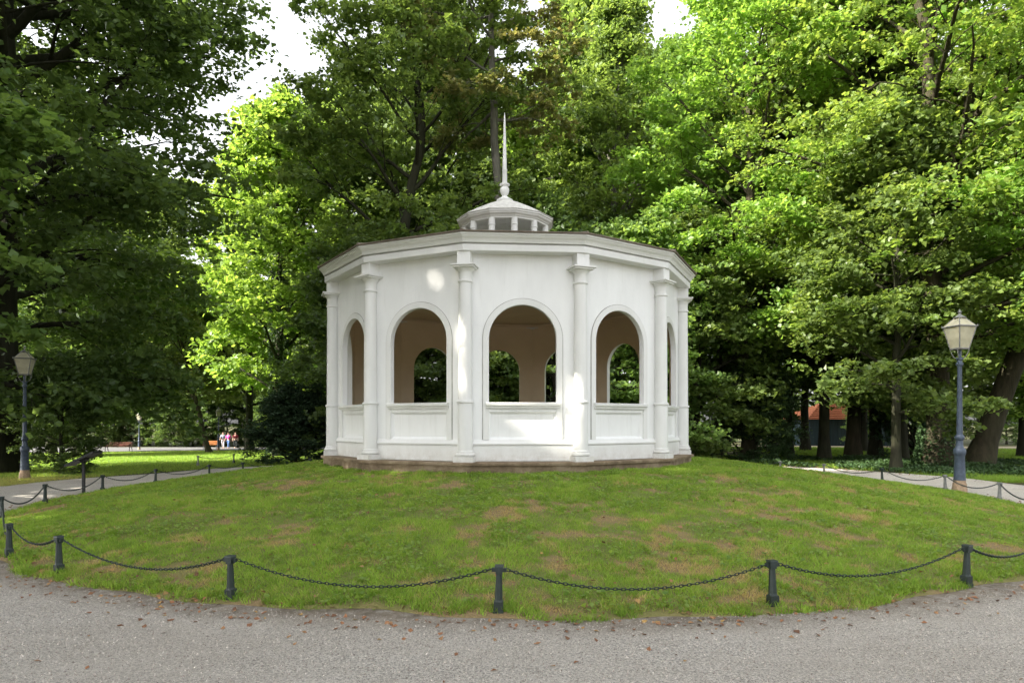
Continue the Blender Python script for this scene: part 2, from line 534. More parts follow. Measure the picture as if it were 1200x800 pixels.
# stone plinth: courses of blocks under a projecting slab
ap = 4.03
ring12([(3.0, 0.45), (ap - 0.05, 0.45), (ap - 0.05, ZF - 0.058), (3.0, ZF - 0.058)], M['stone'], 'plinth', pav)
ring12([(3.0, ZF - 0.055), (ap, ZF - 0.055), (ap + 0.005, ZF - 0.012), (ap - 0.015, ZF), (3.0, ZF)], M['stone'], 'plinth_slab', pav)
MB().lathe([(0.01, ZF + 0.004), (3.62, ZF + 0.004)], NS, ang=TH0, k=K12, cap=False).build('floor', M['stone'], pav)

# one wall with its arch, built facing the camera, then turned twelve times
AW, TW = 3.719, 0.085                          # apothem of the wall face, wall thickness
HWO, HWI = AW * math.tan(HA), (AW - TW) * math.tan(HA)
AR, ZSP, ZS, ZT = 0.60, 3.11, 1.93, 4.62      # arch radius, springing, sill, wall top
PX, PZ0, PZ1 = 0.60, 1.335, 1.82              # recessed panel
def wall_mesh():
    mb = MB()
    NA = 20
    arc = [(-AR * math.cos(math.pi * i / NA), ZSP + AR * math.sin(math.pi * i / NA)) for i in range(NA + 1)]
    cells = []
    def q(u0, z0, u1, z1): cells.append([(u0, z0), (u1, z0), (u1, z1), (u0, z1)])
    q(-HWO, ZF, HWO, PZ0)
    q(-HWO, PZ0, -PX, PZ1); q(PX, PZ0, HWO, PZ1)
    q(-HWO, PZ1, HWO, ZS)
    q(-HWO, ZS, -AR, ZSP); q(AR, ZS, HWO, ZSP)
    q(-HWO, ZSP, -AR, ZT); q(AR, ZSP, HWO, ZT)
    for i in range(NA):
        (u0, z0), (u1, z1) = arc[i], arc[i + 1]
        cells.append([(u0, z0), (u1, z1), (u1, ZT), (u0, ZT)])
    def P(u, z, back):
        if back:
            if abs(u) > HWO - 1e-6: u = math.copysign(HWI, u)
            return (u, -(AW - TW), z)
        return (u, -AW, z)
    for c in cells:
        mb.add([P(u, z, 0) for u, z in c], [(0, 1, 2, 3)], 0)
        mb.add([P(u, z, 1) for u, z in c], [(3, 2, 1, 0)], 1)
    mb.add([P(-PX, PZ0, 1), P(PX, PZ0, 1), P(PX, PZ1, 1), P(-PX, PZ1, 1)], [(3, 2, 1, 0)], 1)
    path = [(-AR, ZS)] + arc + [(AR, ZS)]
    for (u0, z0), (u1, z1) in zip(path, path[1:]):
        mb.add([P(u0, z0, 0), P(u1, z1, 0), P(u1, z1, 1), P(u0, z0, 1)], [(3, 2, 1, 0)], 0)
    mb.add([P(-AR, ZS, 0), P(AR, ZS, 0), P(AR, ZS, 1), P(-AR, ZS, 1)], [(0, 1, 2, 3)], 0)
    return mb.mesh('wall', [M['white'], M['tan']])
def band_mesh(r0, r1, proud, zlow, back=0.01, mat='trim'):
    """arched band between half-widths r0 and r1, running down to zlow"""
    mb = MB()
    NA = 28
    def line(r): return [(-r, zlow)] + [(-r * math.cos(math.pi * i / NA), ZSP + r * math.sin(math.pi * i / NA)) for i in range(NA + 1)] + [(r, zlow)]
    a, b = line(r0), line(r1)
    yf, yb = -(AW + proud), -(AW - back)
    for i in range(len(a) - 1):
        A0, A1, B0, B1 = a[i], a[i + 1], b[i], b[i + 1]
        mb.add([(A0[0], yf, A0[1]), (A1[0], yf, A1[1]), (B1[0], yf, B1[1]), (B0[0], yf, B0[1])], [(0, 1, 2, 3)])
        mb.add([(B0[0], yf, B0[1]), (B1[0], yf, B1[1]), (B1[0], yb, B1[1]), (B0[0], yb, B0[1])], [(0, 1, 2, 3)])
        mb.add([(A0[0], yf, A0[1]), (A1[0], yf, A1[1]), (A1[0], yb, A1[1]), (A0[0], yb, A0[1])], [(3, 2, 1, 0)])
    return mb.mesh('arch_trim', M[mat], 40)
def panel_mesh():
    mb = MB()
    d, b = 0.045, 0.040
    yo, yi = -(AW - 0.002), -(AW - d)
    o = [(-PX, PZ0), (PX, PZ0), (PX, PZ1), (-PX, PZ1)]
    i = [(-PX + b, PZ0 + b), (PX - b, PZ0 + b), (PX - b, PZ1 - b), (-PX + b, PZ1 - b)]
    v = [(u, yo, z) for u, z in o] + [(u, yi, z) for u, z in i]
    mb.add(v, [(4, 5, 6, 7)] + [(k, (k + 1) % 4, 4 + (k + 1) % 4, 4 + k) for k in range(4)])
    return mb.mesh('recessed_panel', M['white'])
def sill_mesh():
    mb = MB()
    w = AR + 0.055
    prof = [(0.02, ZS - 0.05), (0.045, ZS - 0.045), (0.05, ZS - 0.015), (0.085, ZS + 0.005), (0.09, ZS + 0.045), (0.06, ZS + 0.058), (-0.05, ZS + 0.06)]
    v = [(-w, -(AW + p), z) for p, z in prof] + [(w, -(AW + p), z) for p, z in prof]
    n = len(prof)
    mb.add(v, [(k + 1, k, n + k, n + k + 1) for k in range(n - 1)] + [tuple(range(n)), tuple(reversed(range(n, 2 * n)))])
    for s in (1,):
        mb.box((0, -(AW - 0.055), ZS + 0.032), (2 * AR - 0.006, 0.09, 0.05))
    return mb.mesh('window_sill', M['trim'])
def ledge_mesh():
    mb = MB()
    w0 = HWO - 0.10
    prof = [(-0.01, 1.225), (0.045, 1.23), (0.055, 1.25), (0.055, 1.262), (0.012, 1.325), (-0.01, 1.33)]
    v = [(-w0, -(AW + p), z) for p, z in prof] + [(w0, -(AW + p), z) for p, z in prof]
    n = len(prof)
    mb.add(v, [(k + 1, k, n + k, n + k + 1) for k in range(n - 1)] + [tuple(range(n)), tuple(reversed(range(n, 2 * n)))])
    mb.box((0, -(AW + 0.012), (1.224 + ZF) / 2 + 0.004), (2 * w0 - 0.02, 0.05, 1.224 - ZF - 0.008))
    return mb.mesh('base_ledge', M['trim'])
wm, pm, sm, lm = wall_mesh(), panel_mesh(), sill_mesh(), ledge_mesh()
t1, t2 = band_mesh(AR + 0.003, AR + 0.105, 0.020, 1.327), band_mesh(AR + 0.1055, AR + 0.117, 0.008, 1.327, 0.01, 'joint')
t2.name = 'arch_bead'
# columns: built standing on the plinth at the origin
cs, cb, cr, cn, cc, ck = MB(), MB(), MB(), MB(), MB(), MB()
cs.lathe([(0.132, ZF + 0.16), (0.131, 1.99), (0.120, 2.03), (0.120, 2.6), (0.112, 4.08)], 28)
col_shaft = cs.mesh('column', M['trim'], 40)
cb.box((0, 0, ZF + 0.048), (0.35, 0.35, 0.094))
cb.lathe([(0.15, ZF + 0.097), (0.170, ZF + 0.110), (0.175, ZF + 0.130), (0.165, ZF + 0.150), (0.145, ZF + 0.158), (0.150, ZF + 0.175), (0.146, ZF + 0.19), (0.134, ZF + 0.20)], 28)
col_base = cb.mesh('column_base', M['trim'], 40)
cr.lathe([(0.128, 1.965), (0.148, 1.972), (0.152, 1.99), (0.148, 2.008), (0.120, 2.016)], 28)
cn.lathe([(0.112, 4.065), (0.129, 4.072), (0.133, 4.088), (0.129, 4.102), (0.113, 4.108)], 28)
col_ring = cr.mesh('column_ring', M['trim'], 40)
col_neck = cn.mesh('neck_ring', M['trim'], 40)
cc.lathe([(0.113, 4.10), (0.115, 4.22), (0.122, 4.25), (0.150, 4.29), (0.165, 4.31)], 28)
cc.box((0, 0, 4.325), (0.37, 0.37, 0.028))
cc.box((0, 0, 4.352), (0.43, 0.43, 0.024))
col_cap = cc.mesh('capital', M['trim'], 30)
ck.box((0, 0, 4.478), (0.235, 0.235, 0.224))
col_block = ck.mesh('impost_block', M['trim'])
RCOL = 3.93
for i in range(NS):
    a = TH0 + HA + i * 2 * HA
    w = link('wall', wm, pav, rot=(0, 0, a))
    for nm, me in (('arch_trim', t1), ('arch_bead', t2), ('recessed_panel', pm), ('window_sill', sm), ('base_ledge', lm)):
        link(nm, me, w)
    v = TH0 + i * 2 * HA
    c = link('column', col_shaft, pav, (RCOL * math.sin(v), -RCOL * math.cos(v), 0), (0, 0, v))
    for nm, me in (('column_base', col_base), ('column_ring', col_ring), ('neck_ring', col_neck), ('capital', col_cap), ('impost_block', col_block)):
        link(nm, me, c)
# cornice, ceiling and roof
cor = ring12([(3.60, 4.592), (3.945, 4.592), (3.955, 4.60), (3.955, 4.706), (3.90, 4.710), (3.90, 4.730), (3.975, 4.735), (3.980, 4.752), (4.00, 4.79), (4.035, 4.825), (4.045, 4.85), (4.062, 4.853), (4.062, 4.885), (3.6, 4.889)], M['trim'], 'cornice', pav)
MB().lathe([(0.01, 4.452), (3.64, 4.452)], NS, ang=TH0, k=K12, cap=False).build('ceiling', M['tan'], pav)
ring12([(3.54, 4.435), (3.58, 4.40), (3.622, 4.395)], M['tan'], 'ceiling_moulding', pav)
rf = ring12([(3.9, 4.882), (4.095, 4.887), (4.10, 4.908), (4.085, 4.915), (1.0, 5.55), (0.6, 5.55)], M['roof'], 'roof', pav)
for i in range(NS):
    v = TH0 + i * 2 * HA
    k = K12
    MB().tube([(4.09 * k * math.sin(v), -4.09 * k * math.cos(v), 4.915), (1.02 * k * math.sin(v), -1.02 * k * math.cos(v), 5.555)], 0.022, 6).build('ridge_cap', M['roof'], rf)
# lantern
lan = link('lantern', MB().lathe([(1.0, 5.52), (1.0, 5.60), (0.82, 5.60), (0.82, 5.52)], NS, ang=R_(12.2), k=K12, cap=False).mesh('lantern', M['trim']), pav, (-0.05, 0, 0))
MB().lathe([(0.01, 5.62), (1.0, 5.605)], NS, ang=R_(12.2), k=K12, cap=False).build('lantern_bounce_disc', M['roof_pale'], lan)  # unseen pale disc, added to bounce light onto the lantern ceiling
lcm = MB().lathe([(0.085, 5.60), (0.085, 5.66), (0.073, 5.67), (0.070, 5.93), (0.082, 5.94), (0.082, 5.965), (0.072, 5.97), (0.072, 6.09)], 16).mesh('lantern_column', M['trim'], 40)
for i in range(NS):
    v = R_(12.2) + i * 2 * HA
    link('lantern_column', lcm, lan, (0.95 * math.sin(v), -0.95 * math.cos(v), 0))
ring12([(0.84, 6.085), (0.975, 6.085), (0.98, 6.12), (1.0, 6.125), (1.01, 6.145), (1.055, 6.175), (1.065, 6.21), (1.085, 6.214), (1.085, 6.245), (0.9, 6.25)], M['trim'], 'lantern_cornice', lan, ang=R_(12.2))
MB().lathe([(0.01, 6.24), (0.9, 6.12)], NS, ang=R_(12.2), k=K12, cap=False).build('lantern_ceiling', M['white'], lan)
ring12([(0.9, 6.247), (1.10, 6.249), (1.10, 6.262), (0.75, 6.46), (0.40, 6.64), (0.16, 6.745)], M['roof_pale'], 'lantern_roof', lan, ang=R_(12.2))
fin = link('finial', MB().lathe([(0.185, 6.74), (0.19, 6.78), (0.15, 6.80), (0.12, 6.82), (0.06, 6.86), (0.055, 6.88), (0.09, 6.93), (0.108, 6.99), (0.100, 7.05), (0.07, 7.09), (0.075, 7.10), (0.115, 7.12), (0.115, 7.15), (0.06, 7.165)], 24).mesh('finial', M['trim'], 45), pav, (-0.07, 0, 0))
MB().lathe([(0.058, 7.16), (0.055, 7.45), (0.062, 7.46), (0.060, 7.485), (0.050, 7.49), (0.036, 8.1), (0.018, 8.66), (0.006, 8.80)], 12).build('spike', M['trim'], fin, 40)


# ------------------------------------------------------------------ trees
def rot_z(d, a):
    c, s = math.cos(a), math.sin(a)
    return np.array((d[0] * c - d[1] * s, d[0] * s + d[1] * c, d[2]))
def unit(v):
    return v / (np.linalg.norm(v) + 1e-9)
SHAPES = {
    'round': lambda t: max(0.25, math.sin(math.pi * (0.16 + 0.78 * t))) ** 0.7,
    'bell': lambda t: float(np.interp(t, (0, 0.12, 0.34, 0.6, 0.85, 1), (0.42, 0.66, 1.0, 0.92, 0.58, 0.3))),
    'cone': lambda t: 1.0 - 0.82 * t,
    'upright': lambda t: 0.55 + 0.45 * math.sin(math.pi * (0.2 + 0.7 * t)) if t < 0.8 else 0.6 - 1.2 * (t - 0.8),
    'wide': lambda t: (1.0 - 0.55 * t) if t > 0.1 else 0.9,
    'top': lambda t: 0.45 + 0.55 * math.sin(math.pi * min(1, 0.1 + 0.8 * t)),
}
def gen_tree(seed, H, r0, hb, R, n1, shape, el0, el1, bark, leafm, leaves, leaf=0.14, lean=(0, 0), crooked=0.25, n2=7, n3=4,
             spray=0.55, flat=0.32, droop=0.5, keep=0.85, sharpness=0.75, fork=False):
    g = np.random.default_rng(seed)
    V, F, base = [], [], 0
    def tube(p, r, n):
        nonlocal base
        v, f = tube_np(np.array(p), np.array(r), n)
        V.append(v); F.append(f + base); base += len(v)
    nt = 18
    ts = np.linspace(0, 1, nt)
    wob = np.cumsum(g.normal(0, crooked / nt ** 0.5, (nt, 2)), axis=0) * (ts ** 0.7)[:, None]
    tp = np.stack([lean[0] * H * ts + wob[:, 0], lean[1] * H * ts + wob[:, 1], ts * H * 0.95 - 0.15], -1)
    tr = r0 * np.clip(1 - ts, 0, 1) ** 0.75 * 0.95 + 0.02
    tr *= 1 + 0.55 * np.exp(-ts * H / 0.45)
    tube(tp, tr, 14)
    if fork:
        q = tp.copy(); s0 = int(nt * 0.25)
        q[s0:, 0] += np.linspace(0, 0.16 * H, nt - s0) ** 1.0
        q[s0:, 1] += np.linspace(0, 0.05 * H, nt - s0)
        tube(q[s0:], tr[s0:] * 0.9, 12)
    A, D, S = [], [], []
    for i in range(n1):
        tc = ((i + 0.3 + 0.5 * g.random()) / n1) ** 0.95
        t = hb + (0.99 - hb) * tc
        az = i * 2.39996 + g.normal(0, 0.25)
        L = R * SHAPES[shape](tc) * g.uniform(0.72, 1.12)
        el = R_(el0 + (el1 - el0) * tc + g.normal(0, 7))
        p = np.array([np.interp(t, ts, tp[:, k]) for k in range(3)])
        if fork and i % 2:
            p = np.array([np.interp(max(t, 0.3), ts[s0:], q[s0:, k]) for k in range(3)])
        rt = float(np.interp(t, ts, tr))
        d = np.array((math.cos(az) * math.cos(el), math.sin(az) * math.cos(el), math.sin(el)))
        n = 9
        pts, dirs = [p], [d]
        for k in range(n):
            s = k / n
            d = unit(d + np.array((0, 0, 0.10 * (1 - s) - 0.16 * droop * s)) + g.normal(0, 0.09, 3))
            p = p + d * L / n
            pts.append(p); dirs.append(d)
        rb = min(0.5 * rt, 0.02 + 0.022 * L)
        tube(pts, np.linspace(rb, 0.02, n + 1), 7)
        side = 1
        for j in range(n2):
            s = 0.22 + 0.78 * (j + 0.5 * g.random()) / n2
            k = min(n, int(s * n))
            side = -side
            L2 = (0.50 * L * (1.15 - 0.75 * s) + 0.25) * g.uniform(0.7, 1.2)
            d2 = rot_z(dirs[k], side * g.uniform(0.5, 1.1))
            d2 = unit(d2 * (1, 1, 0.6) + np.array((0, 0, g.normal(0.05, 0.2))))
            p2 = pts[k]
            pp, dd = [p2], [d2]
            for kk in range(4):
                d2 = unit(d2 + np.array((0, 0, -0.13 * droop * kk / 2)) + g.normal(0, 0.10, 3))
                p2 = p2 + d2 * L2 / 4
                pp.append(p2); dd.append(d2)
            tube(pp, np.linspace(max(0.012, rb * 0.42 * (1.1 - s)), 0.008, 5), 4)
            A.append(pp[-1]); D.append(dd[-1]); S.append(1.0)
            for k3 in range(n3):
                s3 = 0.3 + 0.7 * (k3 + g.random()) / n3
                kk = min(4, int(s3 * 4.99))
                d3 = rot_z(dd[kk], g.choice((-1, 1)) * g.uniform(0.4, 1.2))
                d3 = unit(d3 + np.array((0, 0, g.normal(0, 0.25))))
                L3 = (0.30 * L2 + 0.25) * g.uniform(0.6, 1.2)
                e = pp[kk] + d3 * L3
                tube([pp[kk], (pp[kk] + e) / 2 + g.normal(0, 0.03, 3), e], (0.010, 0.007, 0.004), 3)
                if g.random() < keep:
                    A.append(e); D.append(d3); S.append(g.uniform(0.6, 1.15))
                    if L3 > 0.7:
                        A.append((pp[kk] + e) / 2); D.append(d3); S.append(0.7)
    A, D, S = np.array(A), np.array(D), np.array(S)
    w = S ** 2 * (1 + 0.8 * g.random(len(A)))
    cnt = np.maximum(3, (leaves * w / w.sum()).astype(int))
    ci = np.repeat(np.arange(len(A)), cnt)
    N = len(ci)
    # flat leaf sprays that hang a little along the twig
    o = g.normal(0, 1, (N, 3))
    rad = np.abs(g.normal(0, 0.55, N))[:, None] + 0.15
    o = o / np.linalg.norm(o, axis=1)[:, None] * rad * spray * S[ci][:, None]
    tilt = g.normal(0, 0.22, (len(A), 2))
    o[:, 2] = o[:, 2] * flat + (o[:, :2] * tilt[ci]).sum(1) - 0.30 * (o[:, 0] ** 2 + o[:, 1] ** 2)
    P = A[ci] + o + D[ci] * (0.25 * spray)
    crown = leaf_mesh_arrays(g, P, leaf, sharpness)
    clump = g.random(len(A))
    rnd = np.clip(0.55 * g.random(N) + 0.45 * clump[ci], 0, 1)
    tm = np_mesh('trunk', np.concatenate(V), np.concatenate(F), bark, None, True)
    return dict(trunk=tm, P=P, quads=crown, rnd=rnd, mat=leafm, crown=None)

def leaf_mesh_arrays(g, P, leaf, sharp=0.75):
    N = len(P)
    nrm = g.normal(0, 0.42, (N, 3)) + (0, 0, sharp)
    nrm /= np.linalg.norm(nrm, axis=1)[:, None]
    d = g.normal(0, 1, (N, 3)); d[:, 2] -= 0.45
    d -= nrm * (d * nrm).sum(1)[:, None]
    d /= np.linalg.norm(d, axis=1)[:, None] + 1e-9
    s = np.cross(nrm, d)
    L = (leaf * np.clip(g.normal(1, 0.22, N), 0.5, 1.6))[:, None]
    W = L * g.uniform(0.34, 0.46, N)[:, None]
    fold = nrm * L * g.uniform(-0.05, 0.18, N)[:, None]
    a = P - d * L * 0.5
    b = P + s * W + fold - d * L * 0.08
    c = P + d * L * 0.5 - nrm * L * 0.10
    e = P - s * W + fold - d * L * 0.08
    return np.stack([a, b, c, e], 1)

def crown_mesh(k, mask=None):
    q, r = k['quads'], k['rnd']
    if mask is not None:
        q, r = q[mask], r[mask]
    return np_mesh('crown', q.reshape(-1, 3), np.arange(len(q) * 4).reshape(-1, 4), k['mat'], {'rnd': r})

def plant(name, k, x, y, rz=0.0, sc=1.0, label=None, cat='tree', group=None, z=None, mat=None, carve=None, sz=None, strunk=True):
    zz = float(ground_z(x, y)) if z is None else z
    e = empty(name, (x, y, zz), R_(rz), label, cat, group)
    e.scale = (sc, sc, sz or sc)
    if strunk:
        link('trunk', k['trunk'], e)
    if carve is not None:
        mask = carve_mask(k, Matrix.Translation((x, y, zz)) @ Matrix.Rotation(R_(rz), 4, 'Z') @ Matrix.Diagonal((sc, sc, sz or sc, 1)), carve)
        if not mask.all():
            link('crown', crown_mesh(k, mask), e)
            return e
    if k['crown'] is None:
        k['crown'] = crown_mesh(k)
    c = link('crown', k['crown'], e)
    if mat is not None:
        c.material_slots[0].link = 'OBJECT'
        c.material_slots[0].material = mat
    return e

def carve_mask(k, mat, rays):
    """gaps in a crown: leaves near the sun's path to the given spots are absent"""
    Mx = np.array(mat)
    P = k['P'] @ Mx[:3, :3].T + Mx[:3, 3]
    s = np.array(SUN)
    keep = np.ones(len(P), bool)
    for p, r in rays:
        v = P - np.array(p)
        dist = np.linalg.norm(v - (v @ s)[:, None] * s, axis=1)
        keep &= dist > r * (0.55 + 0.9 * vnoise(P[:, 0] * 3, P[:, 2] * 3, 3))
    return keep

# --- kinds
big_dark = gen_tree(11, 26, 0.62, 0.08, 8.6, 78, 'bell', -6, 60, M['bark_dark'], M['leaf_deep'], 175000, 0.20, n2=9, n3=5, spray=0.85, droop=0.9, keep=1.0)
shade_kind = gen_tree(12, 24, 0.5, 0.20, 7.0, 34, 'round', 2, 62, M['bark_dark'], M['leaf_deep'], 38000, 0.36, n2=7, n3=4, spray=0.95, keep=1.0)
oak_kind = gen_tree(13, 22, 0.36, 0.32, 6.5, 25, 'top', 20, 66, M['bark_dark'], M['leaf_mid'], 56000, 0.19, lean=(-0.035, 0), crooked=0.8, n2=7, n3=4, spray=0.68, flat=0.42, droop=0.5, keep=0.9)
tall_kind = gen_tree(14, 27, 0.27, 0.55, 4.2, 24, 'round', -15, 45, M['bark_grey'], M['leaf_tan'], 24000, 0.17, lean=(-0.045, 0), crooked=0.25, n2=6, n3=3, spray=0.5, droop=0.8, keep=0.7)
upright_kind = gen_tree(15, 24, 0.36, 0.12, 4.3, 46, 'upright', 35, 74, M['bark_grey'], M['leaf_mid'], 58000, 0.21, n2=7, n3=4, spray=0.65, flat=0.55, droop=0.25)
maple_kind = gen_tree(16, 21, 0.30, 0.24, 6.6, 30, 'round', 5, 62, M['bark_red'], M['leaf_lime'], 76000, 0.185, crooked=0.6, n2=7, n3=4, spray=0.8, droop=0.8)
right_kind = gen_tree(17, 24, 0.42, 0.20, 8.0, 50, 'round', 0, 58, M['bark_red'], M['leaf_mixed'], 112000, 0.175, crooked=0.5, n2=8, n3=4, spray=0.8, droop=1.0, fork=True)
small_kind = gen_tree(18, 10.5, 0.15, 0.30, 4.6, 22, 'round', 10, 65, M['bark_red'], M['leaf_pale'], 26000, 0.23, lean=(-0.30, 0.0), crooked=0.4, n2=6, n3=3, spray=0.6, droop=0.6)
wood_a = gen_tree(19, 20, 0.26, 0.16, 5.6, 30, 'round', 5, 62, M['bark_dark'], M['leaf_mid'], 42000, 0.29, n2=6, n3=4, spray=0.95, droop=0.8)
wood_b = gen_tree(20, 23, 0.25, 0.26, 5.4, 28, 'round', 12, 66, M['bark_dark'], M['leaf_deep'], 42000, 0.29, crooked=0.7, n2=6, n3=4, spray=0.95, droop=0.6)
low_kind = gen_tree(21, 9, 0.16, 0.05, 3.4, 32, 'round', -4, 60, M['bark_dark'], M['leaf_deep'], 30000, 0.19, n2=6, n3=4, spray=0.6, flat=0.28, droop=0.8)
yew_kind = gen_tree(22, 4.4, 0.14, 0.04, 2.9, 40, 'wide', -2, 55, M['bark_dark'], M['needle'], 46000, 0.12, n2=6, n3=4, spray=0.36, flat=0.5, droop=0.6)
shrub_kind = gen_tree(23, 2.2, 0.05, 0.05, 1.4, 18, 'round', 5, 70, M['bark_dark'], M['ivy'], 8000, 0.10, n2=4, n3=3, spray=0.3, flat=0.5)

# --- the trees one can tell apart
T = plant
T('broad_tree', big_dark, at(-4, 24.5), 24.5, 20, 1.14, 'huge dark broadleaf tree filling the left side, its low branches behind the old lamp post')
T('leaning_tree', small_kind, at(246, 54), 54, 0, 1.25, 'small leaning tree with pale sunlit leaves on the far lawn')
T('ivy_tree', wood_a, at(326, 40), 40, 60, 1.0, 'leafy tree with ivy-clad trunk rising behind the dark yew', mat=M['leaf_lime'])
T('oak_tree', oak_kind, at(466, 30), 30, 0, 1.0, 'open-crowned dark-limbed tree behind the left part of the pavilion roof')
T('tall_tree', tall_kind, at(597, 28.5), 28.5, 0, 1.0, 'tall tree with straight grey trunk and tan-tinged leaves behind the spike')
T('upright_tree', upright_kind, at(722, 37), 37, 0, 1.05, 'dense upright bright green tree right of the spike')
T('maple_tree', maple_kind, at(878, 30), 30, 140, 1.0, 'sunlit yellow-green tree above the right end of the pavilion')
T('slanting_tree', maple_kind, at(1000, 34), 34, 10, 1.08, 'green tree with slanting trunk between the maple and the twin-trunked tree', mat=M['leaf_mid'])
T('twin_trunk_tree', right_kind, at(1100, 25), 25, 0, 1.0, 'large tree with twin reddish trunk and yellowing leaves behind the right lamp')
lean_kind = gen_tree(24, 22, 0.42, 0.34, 6.5, 26, 'round', 0, 58, M['bark_red'], M['leaf_mixed'], 60000, 0.22, lean=(0.34, 0.03), crooked=0.5, n2=7, n3=4, spray=0.62, droop=1.0)
T('leaning_tree', lean_kind, at(1143, 26), 26, 0, 1.0, 'thick trunk leaning to the right behind the right lamp post')
T('wood_tree', wood_b, at(966, 31.6), 31.6, 30, 0.95, 'dark straight trunk nearest the chain fence right of the pavilion')
T('wood_tree', wood_b, at(944, 50), 50, 100, 1.15, 'dark trunk leaning left in front of the red roofed hut', sz=1.2)
T('wood_tree', wood_a, at(1026, 36), 36, 200, 1.15, 'thick dark trunk right of the red roofed hut', mat=M['leaf_mid'])
T('edge_tree', maple_kind, at(1310, 22), 22, 75, 0.95, 'lime green tree at the right edge, its boughs hanging over the right lamp')
T('dark_holly', yew_kind, at(886, 30), 30, 0, 0.72, 'dark bushy evergreen beside the chain fence right of the pavilion', mat=M['ivy'], sz=0.85)
T('dark_conifer', yew_kind, at(1072, 34), 34, 40, 0.75, 'dark layered conifer between two trunks on the right', sz=1.15)
T('yew_bush', yew_kind, at(345, 28.5), 28.5, 0, 0.82, 'dark spreading yew touching the left side of the pavilion', 'bush', sz=0.58)
T('thin_tree', wood_a, at(844, 52), 52, 0, 1.1, 'slender dark trunk just right of the pavilion in the wood')
T('lit_tree', wood_a, at(292, 60), 60, 20, 1.25, 'bright leafy tree beyond the leaning tree on the lawn', mat=M['leaf_lime'])
T('edge_shrub', low_kind, at(72, 22.6), 22.6, 0, 0.40, 'dark leafy shrub behind the old lamp post beside the path', 'bush', mat=M['leaf_deep'])

T('broad_tree', big_dark, at(5, 46), 46, 260, 0.98, 'dark broadleaf tree at the far left edge behind the old lamp post')
T('drooping_tree', wood_a, at(842, 34), 34, 15, 0.72, 'low drooping green tree between the right pavilion wall and the dark holly', mat=M['leaf_mid'])
T('drooping_tree', wood_a, at(925, 38), 38, 115, 0.80, 'low drooping green tree above the chain fence right of the dark holly', mat=M['leaf_mid'])
T('drooping_tree', wood_a, at(1058, 32), 32, 215, 0.80, 'low drooping green tree left of the twin-trunked tree', mat=M['leaf_mid'])

T('drooping_tree', wood_a, at(1050, 23.5), 23.5, 300, 0.62, 'low lit green tree drooping in front of the twin-trunked tree', mat=M['leaf_mid'])
T('wood_tree', wood_b, at(688, 48), 48, 75, 1.36, 'tall tree closing the gap behind the upright tree right of the spike', mat=M['leaf_mid'])
T('upright_tree', upright_kind, at(802, 42), 42, 90, 1.05, 'upright bright green tree behind the right end of the pavilion roof')

T('edge_tree', small_kind, -16.7, 15.8, 180, 1.0, 'lit green boughs reaching in at the left edge above the old lamp post', mat=M['leaf_mid'])

# low leafy trees close behind the pavilion, seen through its arches
for i, (px, d, s, k, mt) in enumerate(((470, 27.5, 0.95, low_kind, None), (560, 29, 1.1, low_kind, M['leaf_mid']), (650, 28, 1.05, low_kind, None), (742, 27.5, 1.0, low_kind, M['leaf_mid']), (815, 29.5, 1.1, low_kind, M['leaf_mid']), (420, 30, 1.0, low_kind, M['leaf_deep']))):
    T('low_tree', k, at(px, d), d, i * 67, s, ['low dark tree seen through the left arch of the pavilion', 'low mid green tree seen through the left half of the central arch', 'low dark tree seen through the right half of the central arch', 'low leafy tree seen through the right arch of the pavilion', 'low leafy tree just right of the pavilion wall', 'low dark tree just left of the pavilion wall'][i], mat=mt, group='low trees behind the pavilion')

# the wood behind: one tree each, nothing tells these apart
g_w = np.random.default_rng(5)
woods = [(395, 44, 1.1, 0), (520, 42, 1.12, 1), (640, 46, 1.15, 0), (800, 44, 1.15, 1), (905, 46, 1.1, 0), (1010, 48, 1.2, 1), (1110, 44, 1.15, 0), (1200, 40, 1.1, 1), (1285, 33, 1.1, 0),
         (455, 56, 1.3, 1), (590, 58, 1.35, 0), (700, 57, 1.35, 1), (850, 60, 1.35, 0), (960, 84, 1.3, 1), (1060, 82, 1.3, 0), (1150, 58, 1.25, 1), (1230, 60, 1.25, 0)]
for i, (px, d, s, kk) in enumerate(woods):
    T('wood_tree', (wood_a, wood_b)[kk], at(px, d), d, i * 53, s, 'tall tree of the wood standing behind the pavilion and the lamp on the right', mat=(M['leaf_mid'], M['leaf_deep'], M['leaf_lime'])[i % 3], group='trees of the wood behind the pavilion')
T('wood_tree', wood_a, at(92, 57), 57, 33, 1.36, 'tall leafy tree showing through the gaps of the huge dark tree on the left', mat=M['leaf_mid'])
T('wood_tree', wood_b, at(172, 83), 83, 130, 1.42, 'tall leafy tree beside the left end of the bright trees, behind the lawn', mat=M['leaf_mid'])
T('wood_tree', wood_a, at(60, 60), 60, 210, 1.35, 'tall leafy tree far behind the old lamp post', mat=M['leaf_deep'])
for i in range(15):
    px, d = -60 + i * 34 + g_w.uniform(-12, 12), 84 + (i % 3) * 9
    T('wood_tree', (wood_a, wood_b)[i % 2], at(px, d), d, i * 71, g_w.uniform(0.9, 1.1), 'dark tree in the far wood beyond the lawn and the pale path', mat=(M['leaf_deep'], M['leaf_mid'])[i % 2], group='trees of the far wood beyond the lawn')
for i in range(20):
    px, d = -40 + i * 22 + g_w.uniform(-8, 8), 80 + g_w.uniform(0, 4)
    T('wood_bush', low_kind, at(px, d), d, i * 37, g_w.uniform(0.55, 0.8), 'dark bush under the far wood beyond the pale path', 'bush', mat=M['leaf_deep'], group='bushes under the far wood')
